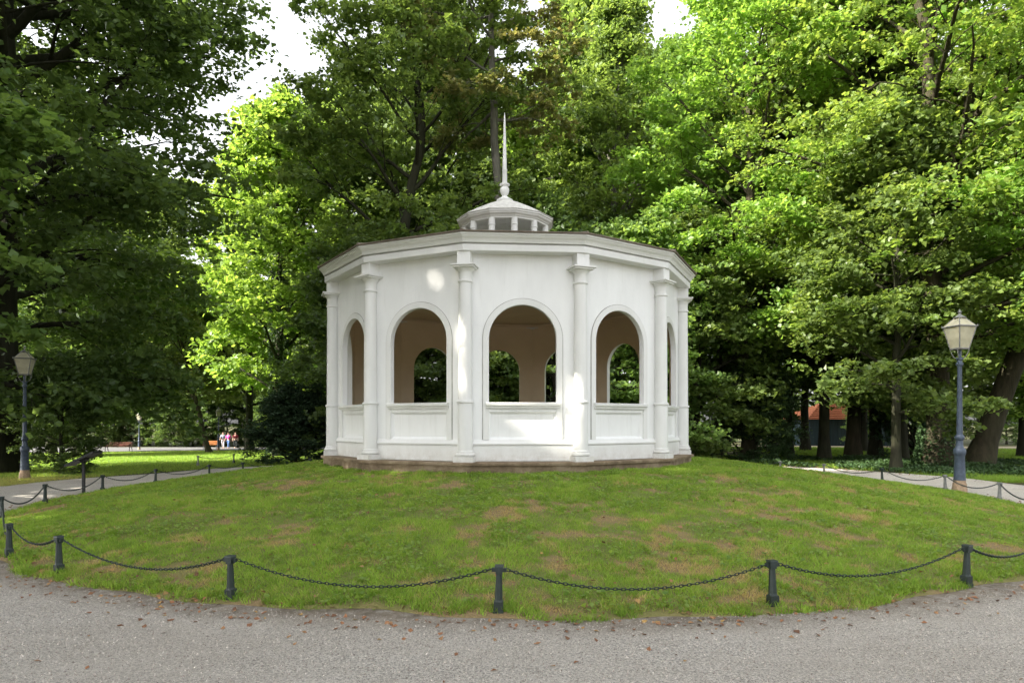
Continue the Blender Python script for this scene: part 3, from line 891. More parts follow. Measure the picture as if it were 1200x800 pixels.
for i in range(9):
    px, d = 800 + i * 56 + g_w.uniform(-14, 14), 76 + g_w.uniform(0, 10)
    T('wood_bush', low_kind, at(px, d), d, i * 47, g_w.uniform(0.5, 0.9), 'dark bush deep in the wood on the right', 'bush', mat=M['leaf_deep'], group='bushes in the wood on the right')

T('wood_bush', low_kind, at(1012, 66), 66, 20, 0.55, 'green bush half covering the right part of the orange roofed hut', 'bush', mat=M['leaf_mid'])

# trees left of the view that shade the mound, the pavilion and the gravel
def spot(px, py, d, r): return ((at(px, d), d, EYE + (HOR - py) / FPX * d), r)
gaps = [spot(533, 385, 11.9, 0.34), spot(536, 408, 11.9, 0.38), spot(536, 432, 11.9, 0.36), spot(536, 455, 11.9, 0.30), spot(531, 365, 11.9, 0.19),
        spot(625, 497, 11.95, 0.27), spot(645, 500, 11.95, 0.34), spot(665, 500, 11.95, 0.36), spot(672, 470, 11.95, 0.30), spot(674, 445, 11.9, 0.23), spot(678, 525, 11.95, 0.30), spot(650, 528, 11.95, 0.26),
        spot(502, 326, 12.1, 0.20), spot(528, 354, 12.0, 0.22), spot(488, 292, 11.8, 0.20), spot(480, 296, 11.8, 0.20), spot(682, 345, 11.9, 0.17), spot(420, 345, 12.4, 0.15)]
for i, (x, y, s) in enumerate(((-15.5, 6.5, 1.0), (-15.5, -2.5, 1.0), (-16, -11, 1.0), (-25, 1.5, 1.1), (-25, -8, 1.1), (-15, -19, 1.0), (-28.5, 17.5, 1.05), (-22.5, 10.5, 0.9))):
    T('park_tree', shade_kind, x, y, i * 61, s, 'tall shade tree standing left of the gravel in front of the mound', carve=gaps if i in (0, 1, 3) else None, group='shade trees left of the gravel')


# ------------------------------------------------------------------ chain fence round the mound
def bollard_parts():
    a = MB().box((0, 0, 0.012), (0.088, 0.088, 0.044)).box((0, 0, 0.072), (0.078, 0.078, 0.076), taper=0.97)
    b = MB().lathe([(0.042, 0.108), (0.036, 0.125), (0.027, 0.335), (0.030, 0.345)], 8, ang=R_(22.5))
    c = MB().box((0, 0, 0.352), (0.056, 0.056, 0.02)).box((0, 0, 0.382), (0.068, 0.068, 0.04)).box((0, 0, 0.408), (0.076, 0.076, 0.012), taper=0.9)
    d = MB().box((0.048, 0, 0.375), (0.030, 0.030, 0.032))
    return a.mesh('base', M['iron_green']), b.mesh('shaft', M['iron_green']), c.mesh('cap', M['iron_green']), d.mesh('lug', M['iron_green'])
bp = bollard_parts()
def make_bollard(x, y, rz, label, group, mat=None, z=None):
    e = empty('bollard', (x, y, (float(ground_z(x, y)) + 0.004) if z is None else z), rz, label, 'bollard', group)
    for nm, me in zip(('base', 'shaft', 'cap'), bp[:3]):
        o = link(nm, me, e)
        if mat: o.material_slots[0].link = 'OBJECT'; o.material_slots[0].material = mat
    for k in (0, math.pi):
        o = link('lug', bp[3], e, rot=(0, 0, k))
        if mat: o.material_slots[0].link = 'OBJECT'; o.material_slots[0].material = mat
    return e
def chain_mesh(p0, p1, sag):
    """row of oval links hanging between two lugs; local to p0"""
    p0, p1 = np.array(p0), np.array(p1)
    ss = np.linspace(0, 1, 200)
    P = p0 + (p1 - p0) * ss[:, None]
    P[:, 2] -= 4 * sag * ss * (1 - ss)
    L = np.r_[0, np.cumsum(np.linalg.norm(np.diff(P, axis=0), axis=1))]
    n = max(8, int(L[-1] / 0.036))
    V, F, b = [], [], 0
    for i in range(n):
        q0 = np.array([np.interp((i + 0.0) / n * L[-1], L, P[:, k]) for k in range(3)])
        q1 = np.array([np.interp((i + 1.0) / n * L[-1], L, P[:, k]) for k in range(3)])
        t = unit(q1 - q0); h = unit(np.cross(t, (0, 0, 1.0))); u = np.cross(h, t)
        s = h if i % 2 else u
        s = unit(s + (u if i % 2 else h) * 0.35)
        c = (q0 + q1) / 2
        a = np.arange(8) * math.pi / 4
        ring = c + np.cos(a)[:, None] * t * 0.025 + np.sin(a)[:, None] * s * 0.013
        nrm = np.cross(t, s)
        rad = unit_rows(np.cos(a)[:, None] * t * 0.6 + np.sin(a)[:, None] * s)
        w = 0.0048
        vs = np.stack([ring + rad * w, ring + nrm * w, ring - rad * w, ring - nrm * w], 1).reshape(-1, 3)
        ii = np.arange(8)[:, None] * 4; jj = np.arange(4)[None]; i2 = ((np.arange(8) + 1) % 8)[:, None] * 4; j2 = (jj + 1) % 4
        V.append(vs); F.append(np.stack([ii + jj, ii + j2, i2 + j2, i2 + jj], -1).reshape(-1, 4) + b); b += len(vs)
    return np_mesh('chain', np.concatenate(V) - p0, np.concatenate(F), M['iron_green'], None, True)
def unit_rows(v): return v / (np.linalg.norm(v, axis=1)[:, None] + 1e-9)

def ring_angle(px, far):
    """angle on the fence circle (0 = towards the viewer, positive to the right) seen in column px"""
    k = (px - 600) / FPX
    best = None
    for a in np.arange(-180, 180, 0.1):
        x, y = RC[0] + RF * math.sin(R_(a)) / KX, RC[1] - RF * math.cos(R_(a))
        px1 = (RC[0] + RF * math.sin(R_(a + 0.5)) / KX) / (RC[1] - RF * math.cos(R_(a + 0.5)))
        near = (px1 - x / y) > 0
        if near == far: continue
        e = abs(x / y - k)
        if best is None or e < best[0]: best = (e, a)
    return best[1]
seen = [(364, 1), (285, 1), (245, 1), (182, 1), (120, 1), (53, 1), (2, 1), (11, 0), (69, 0), (270, 0), (585, 0), (905, 0), (1132, 0), None, None, None, (1171, 1), (1108, 1), (1034, 1), (966, 1), (914, 1), (822, 1)]
angs = [ring_angle(*s) if s else None for s in seen]
i = seen.index(None)
for j in range(3):
    angs[i + j] = angs[i - 1] + (angs[i + 3] - angs[i - 1]) * (j + 1) / 4
ordn = ['iron bollard close to the left side wall of the pavilion, beside the yew', 'iron bollard in front of the yew, second left of the pavilion', 'iron bollard left of the yew, against the lawn',
        'iron bollard at the end of the sunlit path on the left', 'iron bollard just right of the tilted information board', 'iron bollard just left of the tilted information board, on the gravel',
        'iron bollard cut by the left edge, farther from the viewer', 'iron bollard at the left edge in the grass, nearer the viewer', 'black iron bollard at the left corner of the mound by the gravel',
        'black iron bollard in the front row, first left of the middle one', 'black iron bollard in the middle of the front, straight below the pavilion', 'black iron bollard in the front row, first right of the middle one',
        'black iron bollard near the right edge, on the gravel in front', 'iron bollard just past the right edge in front of the mound', 'iron bollard past the right edge beside the mound', 'iron bollard past the right edge, farther back', 'greyish bollard right of the lamp post with chain to the right edge', 'greyish bollard just left of the foot of the right lamp post',
        'iron bollard in the ivy left of the right lamp, by the twin-trunked tree', 'pale bollard in front of the dark straight trunk', 'pale bollard in front of the dark holly', 'iron bollard close to the right side wall of the pavilion']
bols = []
for a, lb in zip(angs, ordn):
    x, y = RC[0] + RF * math.sin(R_(a)) / KX, RC[1] - RF * math.cos(R_(a))
    mat = M['iron_grey'] if ('pale' in lb or 'greyish' in lb) else None
    bols.append((x, y, a))
    e = make_bollard(x, y, R_(a), lb, 'bollards of the chain fence', mat)
    e.rotation_euler[0] = g_w.normal(0, 0.025); e.rotation_euler[1] = g_w.normal(0, 0.025)
# the four behind the pavilion
full = [(*b, o) for b, o in zip(bols, ordn)]
for k, (j0, j1) in enumerate(zip(range(len(bols) - 1), range(1, len(bols)))):
    A, B = bols[j0], bols[j1]
    za, zb = float(ground_z(A[0], A[1])), float(ground_z(B[0], B[1]))
    da = np.array((B[0] - A[0], B[1] - A[1])); ln = np.linalg.norm(da); da /= ln
    p0 = (A[0] + da[0] * 0.065, A[1] + da[1] * 0.065, za + 0.38); p1 = (B[0] - da[0] * 0.065, B[1] - da[1] * 0.065, zb + 0.38)
    o = link('chain', chain_mesh(p0, p1, 0.074 * ln + g_w.uniform(0, 0.02)), None, p0)
    def short(t): return t.split(',')[0].replace('iron bollard ', '').replace('black ', '').replace('greyish bollard ', '').replace('pale bollard ', '')
    lab = ['sagging chain between the yew and the left pavilion wall', 'short chain in front of the yew', 'chain hanging in front of the lawn left of the yew', 'chain hanging before the end of the sunlit path', 'chain passing right of the information board', 'chain passing behind the information board post',
           'chain at the far left edge over the gravel path', 'short steep chain at the left edge', 'chain at the left corner of the mound', 'front chain left of centre, between the second and first bollards', 'front chain just left of the middle bollard', 'front chain just right of the middle bollard',
           'front chain toward the right corner of the mound', 'front chain running out of the right edge', 'chain past the right edge beside the mound', 'chain past the right edge, second from the front', 'chain rising at the right edge behind the mound', 'chain behind the foot of the right lamp post', 'chain before the ivy left of the right lamp', 'dark chain by the dark straight trunk', 'dark chain in front of the dark holly and its grass'][k]
    tag(o, lab, 'chain', 'chains between the bollards')
# two outer posts across the path on the left, with their chain
op = [(at(232, 27.0), 27.0), (at(274, 29.0), 29.0)]
make_bollard(*op[0], R_(-30), 'small pale post beyond the path, left of the yew', 'outer posts beyond the path', M['iron_grey'])
make_bollard(*op[1], R_(-30), 'small dark post beyond the path, close to the yew', 'outer posts beyond the path')
p0 = (op[0][0], op[0][1], float(ground_z(*op[0])) + 0.38); p1 = (op[1][0], op[1][1], float(ground_z(*op[1])) + 0.38)
tag(link('chain', chain_mesh(p0, p1, 0.12), None, p0), 'thin chain between the two outer posts beyond the path', 'chain')

# ------------------------------------------------------------------ street lamps
def make_lamp_parts():
    d = {}
    d['foot'] = MB().lathe([(0.185, -0.05), (0.185, 0.10), (0.175, 0.12), (0.165, 0.22), (0.150, 0.24), (0.146, 0.30)], 20).mesh('foot', M['rust'], 40)
    d['pedestal'] = MB().lathe([(0.146, 0.29), (0.15, 0.31), (0.143, 0.33), (0.138, 0.40), (0.142, 0.41), (0.138, 0.43), (0.122, 0.86), (0.135, 0.88), (0.15, 0.92), (0.155, 0.98), (0.14, 1.02), (0.10, 1.06), (0.085, 1.12), (0.082, 1.22), (0.11, 1.25), (0.118, 1.29), (0.108, 1.33), (0.08, 1.36)], 20).mesh('pedestal', M['iron_blue'], 35)
    d['shaft'] = MB().lathe([(0.078, 1.35), (0.072, 1.6), (0.055, 2.94), (0.062, 2.96), (0.088, 2.99), (0.09, 3.03), (0.065, 3.05), (0.06, 3.09), (0.085, 3.12), (0.085, 3.15), (0.04, 3.18), (0.035, 3.34)], 18).mesh('shaft', M['iron_blue'], 35)
    cr = MB()
    for k in range(4):
        a = math.pi / 4 + k * math.pi / 2
        c, s = math.cos(a), math.sin(a)
        cr.tube([(0.05 * c, 0.05 * s, 3.13), (0.13 * c, 0.13 * s, 3.17), (0.19 * c, 0.19 * s, 3.26), (0.225 * c, 0.225 * s, 3.36)], 0.013, 6)
    d['cradle'] = cr.mesh('cradle', M['iron_grey'], 60)
    b, t, zb, zt, zr, rr = 0.150, 0.268, 3.365, 3.88, 4.09, 0.088
    fr = MB()
    cn = [(-1, -1), (1, -1), (1, 1), (-1, 1)]
    for i in range(4):
        (x0, y0), (x1, y1) = cn[i], cn[(i + 1) % 4]
        fr.tube([(x0 * b, y0 * b, zb), (x0 * t, y0 * t, zt)], 0.016, 6)
        fr.tube([(x0 * t, y0 * t, zt), (x0 * rr, y0 * rr, zr)], 0.013, 6)
        fr.tube([(x0 * b, y0 * b, zb), (x1 * b, y1 * b, zb)], 0.018, 6)
        fr.tube([(x0 * (t + .01), y0 * (t + .01), zt), (x1 * (t + .01), y1 * (t + .01), zt)], 0.021, 6)
        fr.lathe([(0.0, zt - .02), (0.022, zt), (0.012, zt + 0.03), (0.0, zt + 0.05)], 6, (x0 * (t + .02), y0 * (t + .02), 0))
    d['frame'] = fr.mesh('frame', M['iron_grey'], 60)
    pane = MB(); e = 0.99
    def slab(q, th=0.006):
        q = [Vector(p) for p in q]; n = (q[1] - q[0]).cross(q[3] - q[0]).normalized() * th
        return q + [p + n for p in q]
    pane.hexa(slab([(-b * .97, -b * e, zb + .012), (b * .97, -b * e, zb + .012), (t * .97, -t * e, zt - .012), (-t * .97, -t * e, zt - .012)]))
    d['pane'] = pane.mesh('pane', M['glass'])
    rp = MB().hexa(slab([(-t * .97, -t * e, zt + .012), (t * .97, -t * e, zt + .012), (rr * .97, -rr * e, zr - .008), (-rr * .97, -rr * e, zr - .008)]))
    d['roof_pane'] = rp.mesh('roof_pane', M['glass'])
    d['lamp_cap'] = MB().lathe([(0.15, 4.085), (0.155, 4.10), (0.10, 4.13), (0.05, 4.16), (0.03, 4.18), (0.028, 4.20), (0.045, 4.215), (0.045, 4.24), (0.02, 4.265), (0.0, 4.30)], 16).mesh('lamp_cap', M['iron_grey'], 40)
    return d
lp = make_lamp_parts()
def make_lamp(x, y, rz, label, z=None, sc=1.0):
    e = empty('street_lamp', (x, y, float(ground_z(x, y)) if z is None else z), 0, label, 'street lamp', 'street lamps of the park')
    e.scale = (sc * 0.86, sc * 0.86, sc)
    for nm in ('foot', 'pedestal', 'shaft', 'cradle'):
        link(nm, lp[nm], e)
    h = link('lantern_frame', lp['frame'], e, rot=(0, 0, rz))
    for k in range(4):
        link('pane', lp['pane'], h, rot=(0, 0, k * math.pi / 2))
        link('roof_pane', lp['roof_pane'], h, rot=(0, 0, k * math.pi / 2))
    link('lamp_cap', lp['lamp_cap'], e)
make_lamp(at(1124.5, 15.9), 15.9, R_(12), 'tall blue-grey street lamp with cream glass at the right end of the mound')
make_lamp(at(29, 20.4), 20.4, R_(20), 'old blue-grey street lamp half hidden by leaves at the left edge', None, 0.93)
make_lamp(at(163, 71), 71, R_(0), 'distant street lamp at the pale path, left of the leaning tree', None, 0.92)
make_lamp(at(256, 64), 64, R_(30), 'distant street lamp beside the leaning tree and the walkers', None, 0.95)

# ------------------------------------------------------------------ information board
bx, by = at(98, 15.6), 15.6
e = empty('information_board', (bx, by, 0.0), R_(8), 'black tilted information board on one post at the left of the mound', 'information board')
MB().box((0, 0, 0.38), (0.055, 0.055, 0.80)).build('post', M['iron_black'], e)
m = Mat('printed_panel')
M['print'] = m.pbr(m.ramp(m.noise(9, 2), [(0.4, (0.02, 0.02, 0.022)), (0.7, (0.04, 0.04, 0.042))]), 0.6, 0, 0.3)
hd = MB()
ti = R_(27)
hd.box((0, 0, 0), (0.68, 0.50, 0.045))
h = hd.build('panel', M['iron_black'], e, loc=(0, 0, 0.815), rot=(0, -ti, 0))
MB().box((0, 0, 0.025), (0.62, 0.44, 0.004)).build('printed_sheet', M['print'], h)
MB().box((0, 0, -0.04), (0.16, 0.14, 0.05)).build('bracket', M['iron_black'], h)

# ------------------------------------------------------------------ benches on the far path
m = Mat('red_brown_slats'); n1 = m.noise(8, 4, 0.6, stretch=(0.3, 1, 1))
M['redwood'] = m.pbr(m.ramp(n1, [(0.3, (0.11, 0.035, 0.02)), (0.7, (0.19, 0.06, 0.035))]), 0.6)
m = Mat('orange_slats'); n1 = m.noise(8, 4, 0.6, stretch=(0.3, 1, 1))
M['orangewood'] = m.pbr(m.ramp(n1, [(0.3, (0.36, 0.13, 0.035)), (0.7, (0.50, 0.21, 0.06))]), 0.6)
def bench(x, y, w, rz, wood, label):
    e = empty('park_bench', (x, y, float(ground_z(x, y)) + 0.012), rz, label, 'bench', 'benches at the far path')
    for s in (-1, 1):
        b = MB()
        u = s * (w / 2 - 0.08)
        b.tube([(u, -0.26, 0.0), (u, -0.22, 0.42), (u, 0.16, 0.42), (u, 0.30, 0.92)], 0.03, 6)
        b.tube([(u, 0.30, 0.0), (u, 0.18, 0.42)], 0.03, 6)
        b.tube([(u, -0.24, 0.40), (u, -0.27, 0.64), (u, 0.20, 0.66)], 0.025, 6)
        b.build('end_frame', M['iron_black'], e, 60)
    for k in range(4):
        MB().box((0, -0.20 + k * 0.12, 0.455), (w, 0.09, 0.03)).build('slat', wood, e)
    for k in range(3):
        MB().box((0, 0.185 + k * 0.045, 0.56 + k * 0.13), (w, 0.028, 0.09)).build('slat', wood, e)
bench(at(139, 62.5), 62.5, 2.3, R_(4), M['redwood'], 'bench with iron ends and dark red slats left of the distant lamp')
bench(at(247, 71), 71, 1.5, R_(0), M['orangewood'], 'orange-brown bench behind the foot of the leaning tree')

# ------------------------------------------------------------------ walkers on the far path
def skin_body(name, nodes, edges, mat, parent, root=0):
    me = bpy.data.meshes.new(name)
    me.from_pydata([n[:3] for n in nodes], edges, [])
    me.materials.append(mat)
    o = link(name, me, parent)
    md = o.modifiers.new('skin', 'SKIN')
    for i, n in enumerate(nodes):
        sv = me.skin_vertices[0].data[i]
        sv.radius = (n[3], n[4] if len(n) > 4 else n[3])
        sv.use_root = (i == root)
    md.use_smooth_shade = True
    sb = o.modifiers.new('sub', 'SUBSURF')
    sb.levels = sb.render_levels = 1
    return o
def plain(name, c, r=0.8):
    m = Mat(name); n1 = m.noise(12, 3)
    return m.pbr(m.ramp(n1, [(0.3, tuple(v * 0.85 for v in c)), (0.7, c)]), r, 0, 0.2)
M['skin'] = plain('skin', (0.52, 0.33, 0.25), 0.6)
def person(x, y, h, rz, top, legs, hair, label, stride=0.22):
    e = empty('person', (x, y, float(ground_z(x, y)) + 0.012), rz, label, 'person', 'people walking on the far path')
    s = h / 1.75
    e.scale = (s, s, s)
    st = stride
    N = [(0, 0, 0.95, 0.13, 0.10), (0, 0, 1.12, 0.12, 0.09), (0, 0, 1.34, 0.15, 0.10), (0, 0, 1.46, 0.07, 0.06), (0, -0.01, 1.54, 0.055, 0.055), (0, -0.02, 1.62, 0.085, 0.10), (0, -0.01, 1.70, 0.075, 0.085)]
    Ed = [(0, 1), (1, 2), (2, 3), (3, 4), (4, 5), (5, 6)]
    for sx in (-1, 1):
        f = st * sx
        b = len(N)
        N += [(sx * 0.10, 0, 0.88, 0.09), (sx * 0.10, -f * 0.6, 0.50, 0.065), (sx * 0.10, -f * 0.9 + (0.10 if f < 0 else 0.02), 0.10, 0.042), (sx * 0.10, -f - 0.12, 0.04, 0.04)]
        Ed += [(0, b), (b, b + 1), (b + 1, b + 2), (b + 2, b + 3)]
        b = len(N)
        N += [(sx * 0.20, 0, 1.40, 0.055), (sx * 0.25, f * 0.5, 1.14, 0.045), (sx * 0.26, f * 0.9 - 0.08, 0.90, 0.034), (sx * 0.26, f - 0.11, 0.81, 0.036)]
        Ed += [(2, b), (b, b + 1), (b + 1, b + 2), (b + 2, b + 3)]
        for q in range(5):
            dx = (q - 1.5) * 0.018
            c = len(N)
            tipz = 0.74 if q < 4 else 0.78
            off = -0.045 if q == 4 else dx
            N += [(sx * 0.26, f - 0.11 + off, 0.77, 0.010), (sx * 0.25, f - 0.12 + off * 1.15, tipz - 0.008 * (1.5 - abs(q - 1.5)), 0.008)]
            Ed += [(b + 3, c), (c, c + 1)]
    skin_body('body', N, Ed, M['skin'], e)
    T_ = [(0, 0, 0.92, 0.150, 0.118), (0, 0, 1.12, 0.142, 0.110), (0, 0, 1.34, 0.168, 0.118), (0, 0, 1.46, 0.085, 0.075)]
    TE = [(0, 1), (1, 2), (2, 3)]
    for sx in (-1, 1):
        f = st * sx; b = len(T_)
        T_ += [(sx * 0.20, 0, 1.40, 0.070), (sx * 0.25, f * 0.5, 1.15, 0.060)]
        TE += [(2, b), (b, b + 1)]
    skin_body('shirt', T_, TE, top, e)
    L_ = [(0, 0, 0.94, 0.140, 0.112)]; LE = []
    for sx in (-1, 1):
        f = st * sx; b = len(L_)
        L_ += [(sx * 0.10, 0, 0.86, 0.105), (sx * 0.10, -f * 0.6, 0.50, 0.080), (sx * 0.10, -f * 0.9 + (0.10 if f < 0 else 0.02), 0.12, 0.062)]
        LE += [(0, b), (b, b + 1), (b + 1, b + 2)]
    skin_body('trousers', L_, LE, legs, e)
    skin_body('hair', [(0, 0.03, 1.60, 0.075, 0.075), (0, 0.015, 1.68, 0.092, 0.098), (0, 0.0, 1.735, 0.07, 0.08)], [(0, 1), (1, 2)], hair, e)
    return e
hr = plain('brown_hair', (0.09, 0.035, 0.02), 0.6)
person(at(261.5, 73.5), 73.5, 1.80, R_(10), plain('grey_blue_cloth', (0.33, 0.36, 0.45)), plain('pale_trousers', (0.50, 0.48, 0.50)), hr, 'walker in grey-blue top and pale trousers on the far path')
person(at(267.6, 73), 73, 1.74, R_(-15), plain('pink_cloth', (0.75, 0.10, 0.42)), plain('blue_jeans', (0.13, 0.22, 0.45)), hr, 'walker in bright pink top and blue jeans on the far path')
person(at(276, 74.5), 74.5, 1.76, R_(20), plain('dark_red_cloth', (0.20, 0.03, 0.04)), plain('dark_trousers', (0.03, 0.035, 0.035)), hr, 'walker in dark red top beside the yew on the far path')

# ------------------------------------------------------------------ the red-roofed hut in the wood
hx, hy, hz = at(985, 73), 73.0, float(ground_z(at(985, 73), 73))
e = empty('wooden_hut', (hx, hy, hz), R_(6), 'low dark teal hut with orange tiled roof deep in the wood on the right', 'hut')
m = Mat('dark_teal_boards'); n1 = m.noise(6, 4, 0.6, stretch=(1, 1, 0.1))
teal = m.pbr(m.ramp(n1, [(0.3, (0.008, 0.020, 0.026)), (0.7, (0.018, 0.045, 0.056))]), 0.6)
W, D2, HH = 10.5, 6.0, 2.75
MB().box((0, 0, HH / 2), (W, D2, HH)).build('wall', teal, e)
nb = 14
for k in range(nb):
    MB().box((-W / 2 + (k + 0.5) * W / nb, -D2 / 2 - 0.012, 1.36), (W / nb - 0.05, 0.03, 2.6)).build('panel', teal, e)
m = Mat('orange_tiles'); n1 = m.noise(5, 4, 0.7)
tile = m.pbr(m.ramp(n1, [(0.3, (0.20, 0.06, 0.028)), (0.7, (0.34, 0.12, 0.055))]), 0.8, 0, 0.2)
rb = MB()
ex, ey, rh = W / 2 + 0.5, D2 / 2 + 0.5, 1.75
rb.add([(-ex, -ey, HH), (ex, -ey, HH), (ex, ey, HH), (-ex, ey, HH), (-ex + 3.4, 0, HH + rh), (ex - 3.4, 0, HH + rh)], [(0, 1, 5, 4), (1, 2, 5), (2, 3, 4, 5), (3, 0, 4), (3, 2, 1, 0)])
roof = rb.build('roof', tile, e)
for k in range(9):                            # courses of tiles on the front slope
    t = (k + 0.5) / 9
    y0 = -ey * (1 - t); z0 = HH + rh * t
    w = 2 * (ex - 3.4 * t) - 0.1
    MB().box((0, y0, z0 + 0.03), (w, 0.09, 0.07)).build('tile_course', tile, roof)
MB().box((-0.35, -D2 / 2 - 0.045, 1.55), (0.42, 0.03, 0.62)).build('notice', plain('white_paper', (0.7, 0.7, 0.68)), e)

# ------------------------------------------------------------------ grass on the mound
def blades(x, y, z, h, w, g, lean=0.5):
    n = len(x)
    a = g.uniform(0, 2 * np.pi, n)
    dx, dy = np.cos(a) * w / 2, np.sin(a) * w / 2
    b = g.uniform(0, 2 * np.pi, n)
    ln = h * g.uniform(0.1, lean * 2, n)
    p0 = np.stack([x - dx, y - dy, z], -1); p1 = np.stack([x + dx, y + dy, z], -1)
    p2 = np.stack([x + np.cos(b) * ln, y + np.sin(b) * ln, z + h], -1)
    return np.stack([p0, p1, p2], 1)
def grass_mat(name, c0, c1, d0, d1):
    m = Mat(name)
    g0 = m.mix(m.attr('rnd'), c0, c1)
    dd = m.mix(m.attr('rnd'), d0, d1)
    c = m.mix(m.attr('dry'), g0, dd)
    p = m.n('ShaderNodeBsdfPrincipled')
    m.l(c, p.inputs['Base Color']); p.inputs['Roughness'].default_value = 0.6; p.inputs['Specular IOR Level'].default_value = 0.2
    t = m.n('ShaderNodeBsdfTranslucent')
    m.l(m.mix(1.0, c, (1.5, 1.5, 0.8), 'MULTIPLY'), t.inputs['Color'])
    mx = m.n('ShaderNodeMixShader'); mx.inputs[0].default_value = 0.35
    m.l(p.outputs[0], mx.inputs[1]); m.l(t.outputs[0], mx.inputs[2]); m.l(mx.outputs[0], m.out.inputs[0])
    return m.m
M['grass'] = grass_mat('grass_blade', (0.145, 0.258, 0.032), (0.262, 0.398, 0.056), (0.34, 0.240, 0.110), (0.48, 0.350, 0.18))
gr = np.random.default_rng(21)
def mound_grass():
    N = 900000
    th = gr.uniform(-2.2, 2.2, N)
    r = np.sqrt(gr.uniform(3.6 ** 2, 10.76 ** 2, N))
    x, y = RC[0] + r * np.sin(th) / KX, RC[1] - r * np.cos(th)
    dist = np.hypot(x, y)
    dry = dry_field(x, y)
    lush = 0.5 * fbm(x * 1.1, y * 1.1, 55, 3) + 0.5 * fbm(x * 5.0, y * 5.0, 56, 2)
    edge = mound_edge(th) - 0.05 - 0.30 * fbm(x * 3, y * 3, 8, 2)
    p = np.clip(8.5 / dist, 0.25, 1.0) * (1 - 0.45 * dry) * (r < edge) * (0.35 + 1.1 * sstep(0.35, 0.6, lush))
    k = gr.random(N) < p
    x, y, dry, lush, dist = x[k], y[k], dry[k], lush[k], dist[k]
    n = len(x)
    tuft = sstep(0.50, 0.68, lush)
    h = (0.016 + 0.026 * gr.random(n) + 0.055 * tuft * gr.random(n)) * (1 - 0.35 * dry)
    h[gr.random(n) < 0.008] *= 2.0
    w = (0.006 + 0.006 * gr.random(n)) * np.clip(dist / 9.0, 0.9, 1.9)
    q = blades(x, y, mound_z(x, y) - 0.004, h, w, gr, 0.7)
    d = np.clip(dry * 1.0 + gr.normal(0, 0.20, n) + (gr.random(n) < 0.10) * 0.6 - 0.08, 0, 1)
    rnd = np.clip(0.45 * gr.random(n) + 0.25 + 2.2 * (lush - 0.48), -0.3, 1)
    return np_mesh('grass', q.reshape(-1, 3), np.arange(n * 3).reshape(-1, 3), M['grass'], {'dry': d, 'rnd': rnd})
tag(link('grass', mound_grass()), 'short grass with dry patches covering the mound', 'grass', None, 'stuff')
# thicker tufts standing above the short grass
def tufts():
    K = 6500
    th = gr.uniform(-2.1, 2.1, K)
    r = np.sqrt(gr.uniform(4.2 ** 2, 10.65 ** 2, K))
    x, y = RC[0] + r * np.sin(th) / KX, RC[1] - r * np.cos(th)
    k = (fbm(x * 0.9, y * 0.9, 63, 3) + 0.15 * gr.random(K) > 0.50) & (dry_field(x, y) < 0.6)
    x, y = x[k], y[k]
    te = gr.uniform(-1.9, 1.9, 1500); re_ = mound_edge(te) - np.abs(gr.normal(0.06, 0.10, 1500)) - 0.25 * fbm(np.sin(te) * 30, np.cos(te) * 30, 8, 2)
    tp_ = gr.uniform(-1.9, 1.9, 500); rp = gr.uniform(4.12, 4.3, 500)
    x = np.r_[x, RC[0] + re_ * np.sin(te) / KX, PC[0] + rp * np.sin(tp_)]; y = np.r_[y, RC[1] - re_ * np.cos(te), PC[1] - rp * np.cos(tp_)]
    m_ = gr.integers(12, 30, len(x))
    ci = np.repeat(np.arange(len(x)), m_)
    n = len(ci)
    rad = (0.02 + 0.075 * gr.random(len(x)))[ci]
    a = gr.uniform(0, 2 * np.pi, n); q = rad * np.sqrt(gr.random(n))
    X, Y = x[ci] + np.cos(a) * q, y[ci] + np.sin(a) * q
    hh = (0.035 + 0.05 * gr.random(len(x)))[ci] * gr.uniform(0.6, 1.15, n)
    w = (0.007 + 0.006 * gr.random(n)) * np.clip(np.hypot(X, Y) / 9.0, 0.9, 1.8)
    qd = blades(X, Y, mound_z(X, Y) - 0.004, hh, w, gr, 0.6)
    return np_mesh('grass_tufts', qd.reshape(-1, 3), np.arange(n * 3).reshape(-1, 3), M['grass'], {'dry': np.clip(gr.normal(0, 0.15, n), 0, 1), 'rnd': np.clip((gr.random(len(x)) > 0.5)[ci] * 0.8 + gr.random(len(x))[ci] * 0.4 - 0.1 + gr.normal(0, 0.1, n), -0.35, 1)})
tag(link('grass_tufts', tufts()), 'thicker grass tufts standing on the mound', 'grass', None, 'stuff')
# broad-leaved weeds in the turf
def weeds():
    N = 52000
    th = gr.uniform(-2.0, 2.0, N)
    r = np.sqrt(gr.uniform(4.3 ** 2, 10.6 ** 2, N))
    x, y = RC[0] + r * np.sin(th) / KX, RC[1] - r * np.cos(th)
    k = (fbm(x * 1.7, y * 1.7, 91, 3) > 0.54) & (dry_field(x, y) < 0.5)
    x, y = x[k], y[k]
    P = np.stack([x, y, mound_z(x, y) + 0.03 + 0.025 * gr.random(len(x))], -1)
    q = leaf_mesh_arrays(gr, P, 0.045, 1.2)
    return np_mesh('weeds', q.reshape(-1, 3), np.arange(len(q) * 4).reshape(-1, 4), M['leaf_lime'], {'rnd': gr.random(len(q))})
tag(link('weeds', weeds()), 'small broad-leaved weeds growing in the mound grass', 'weeds', None, 'stuff')
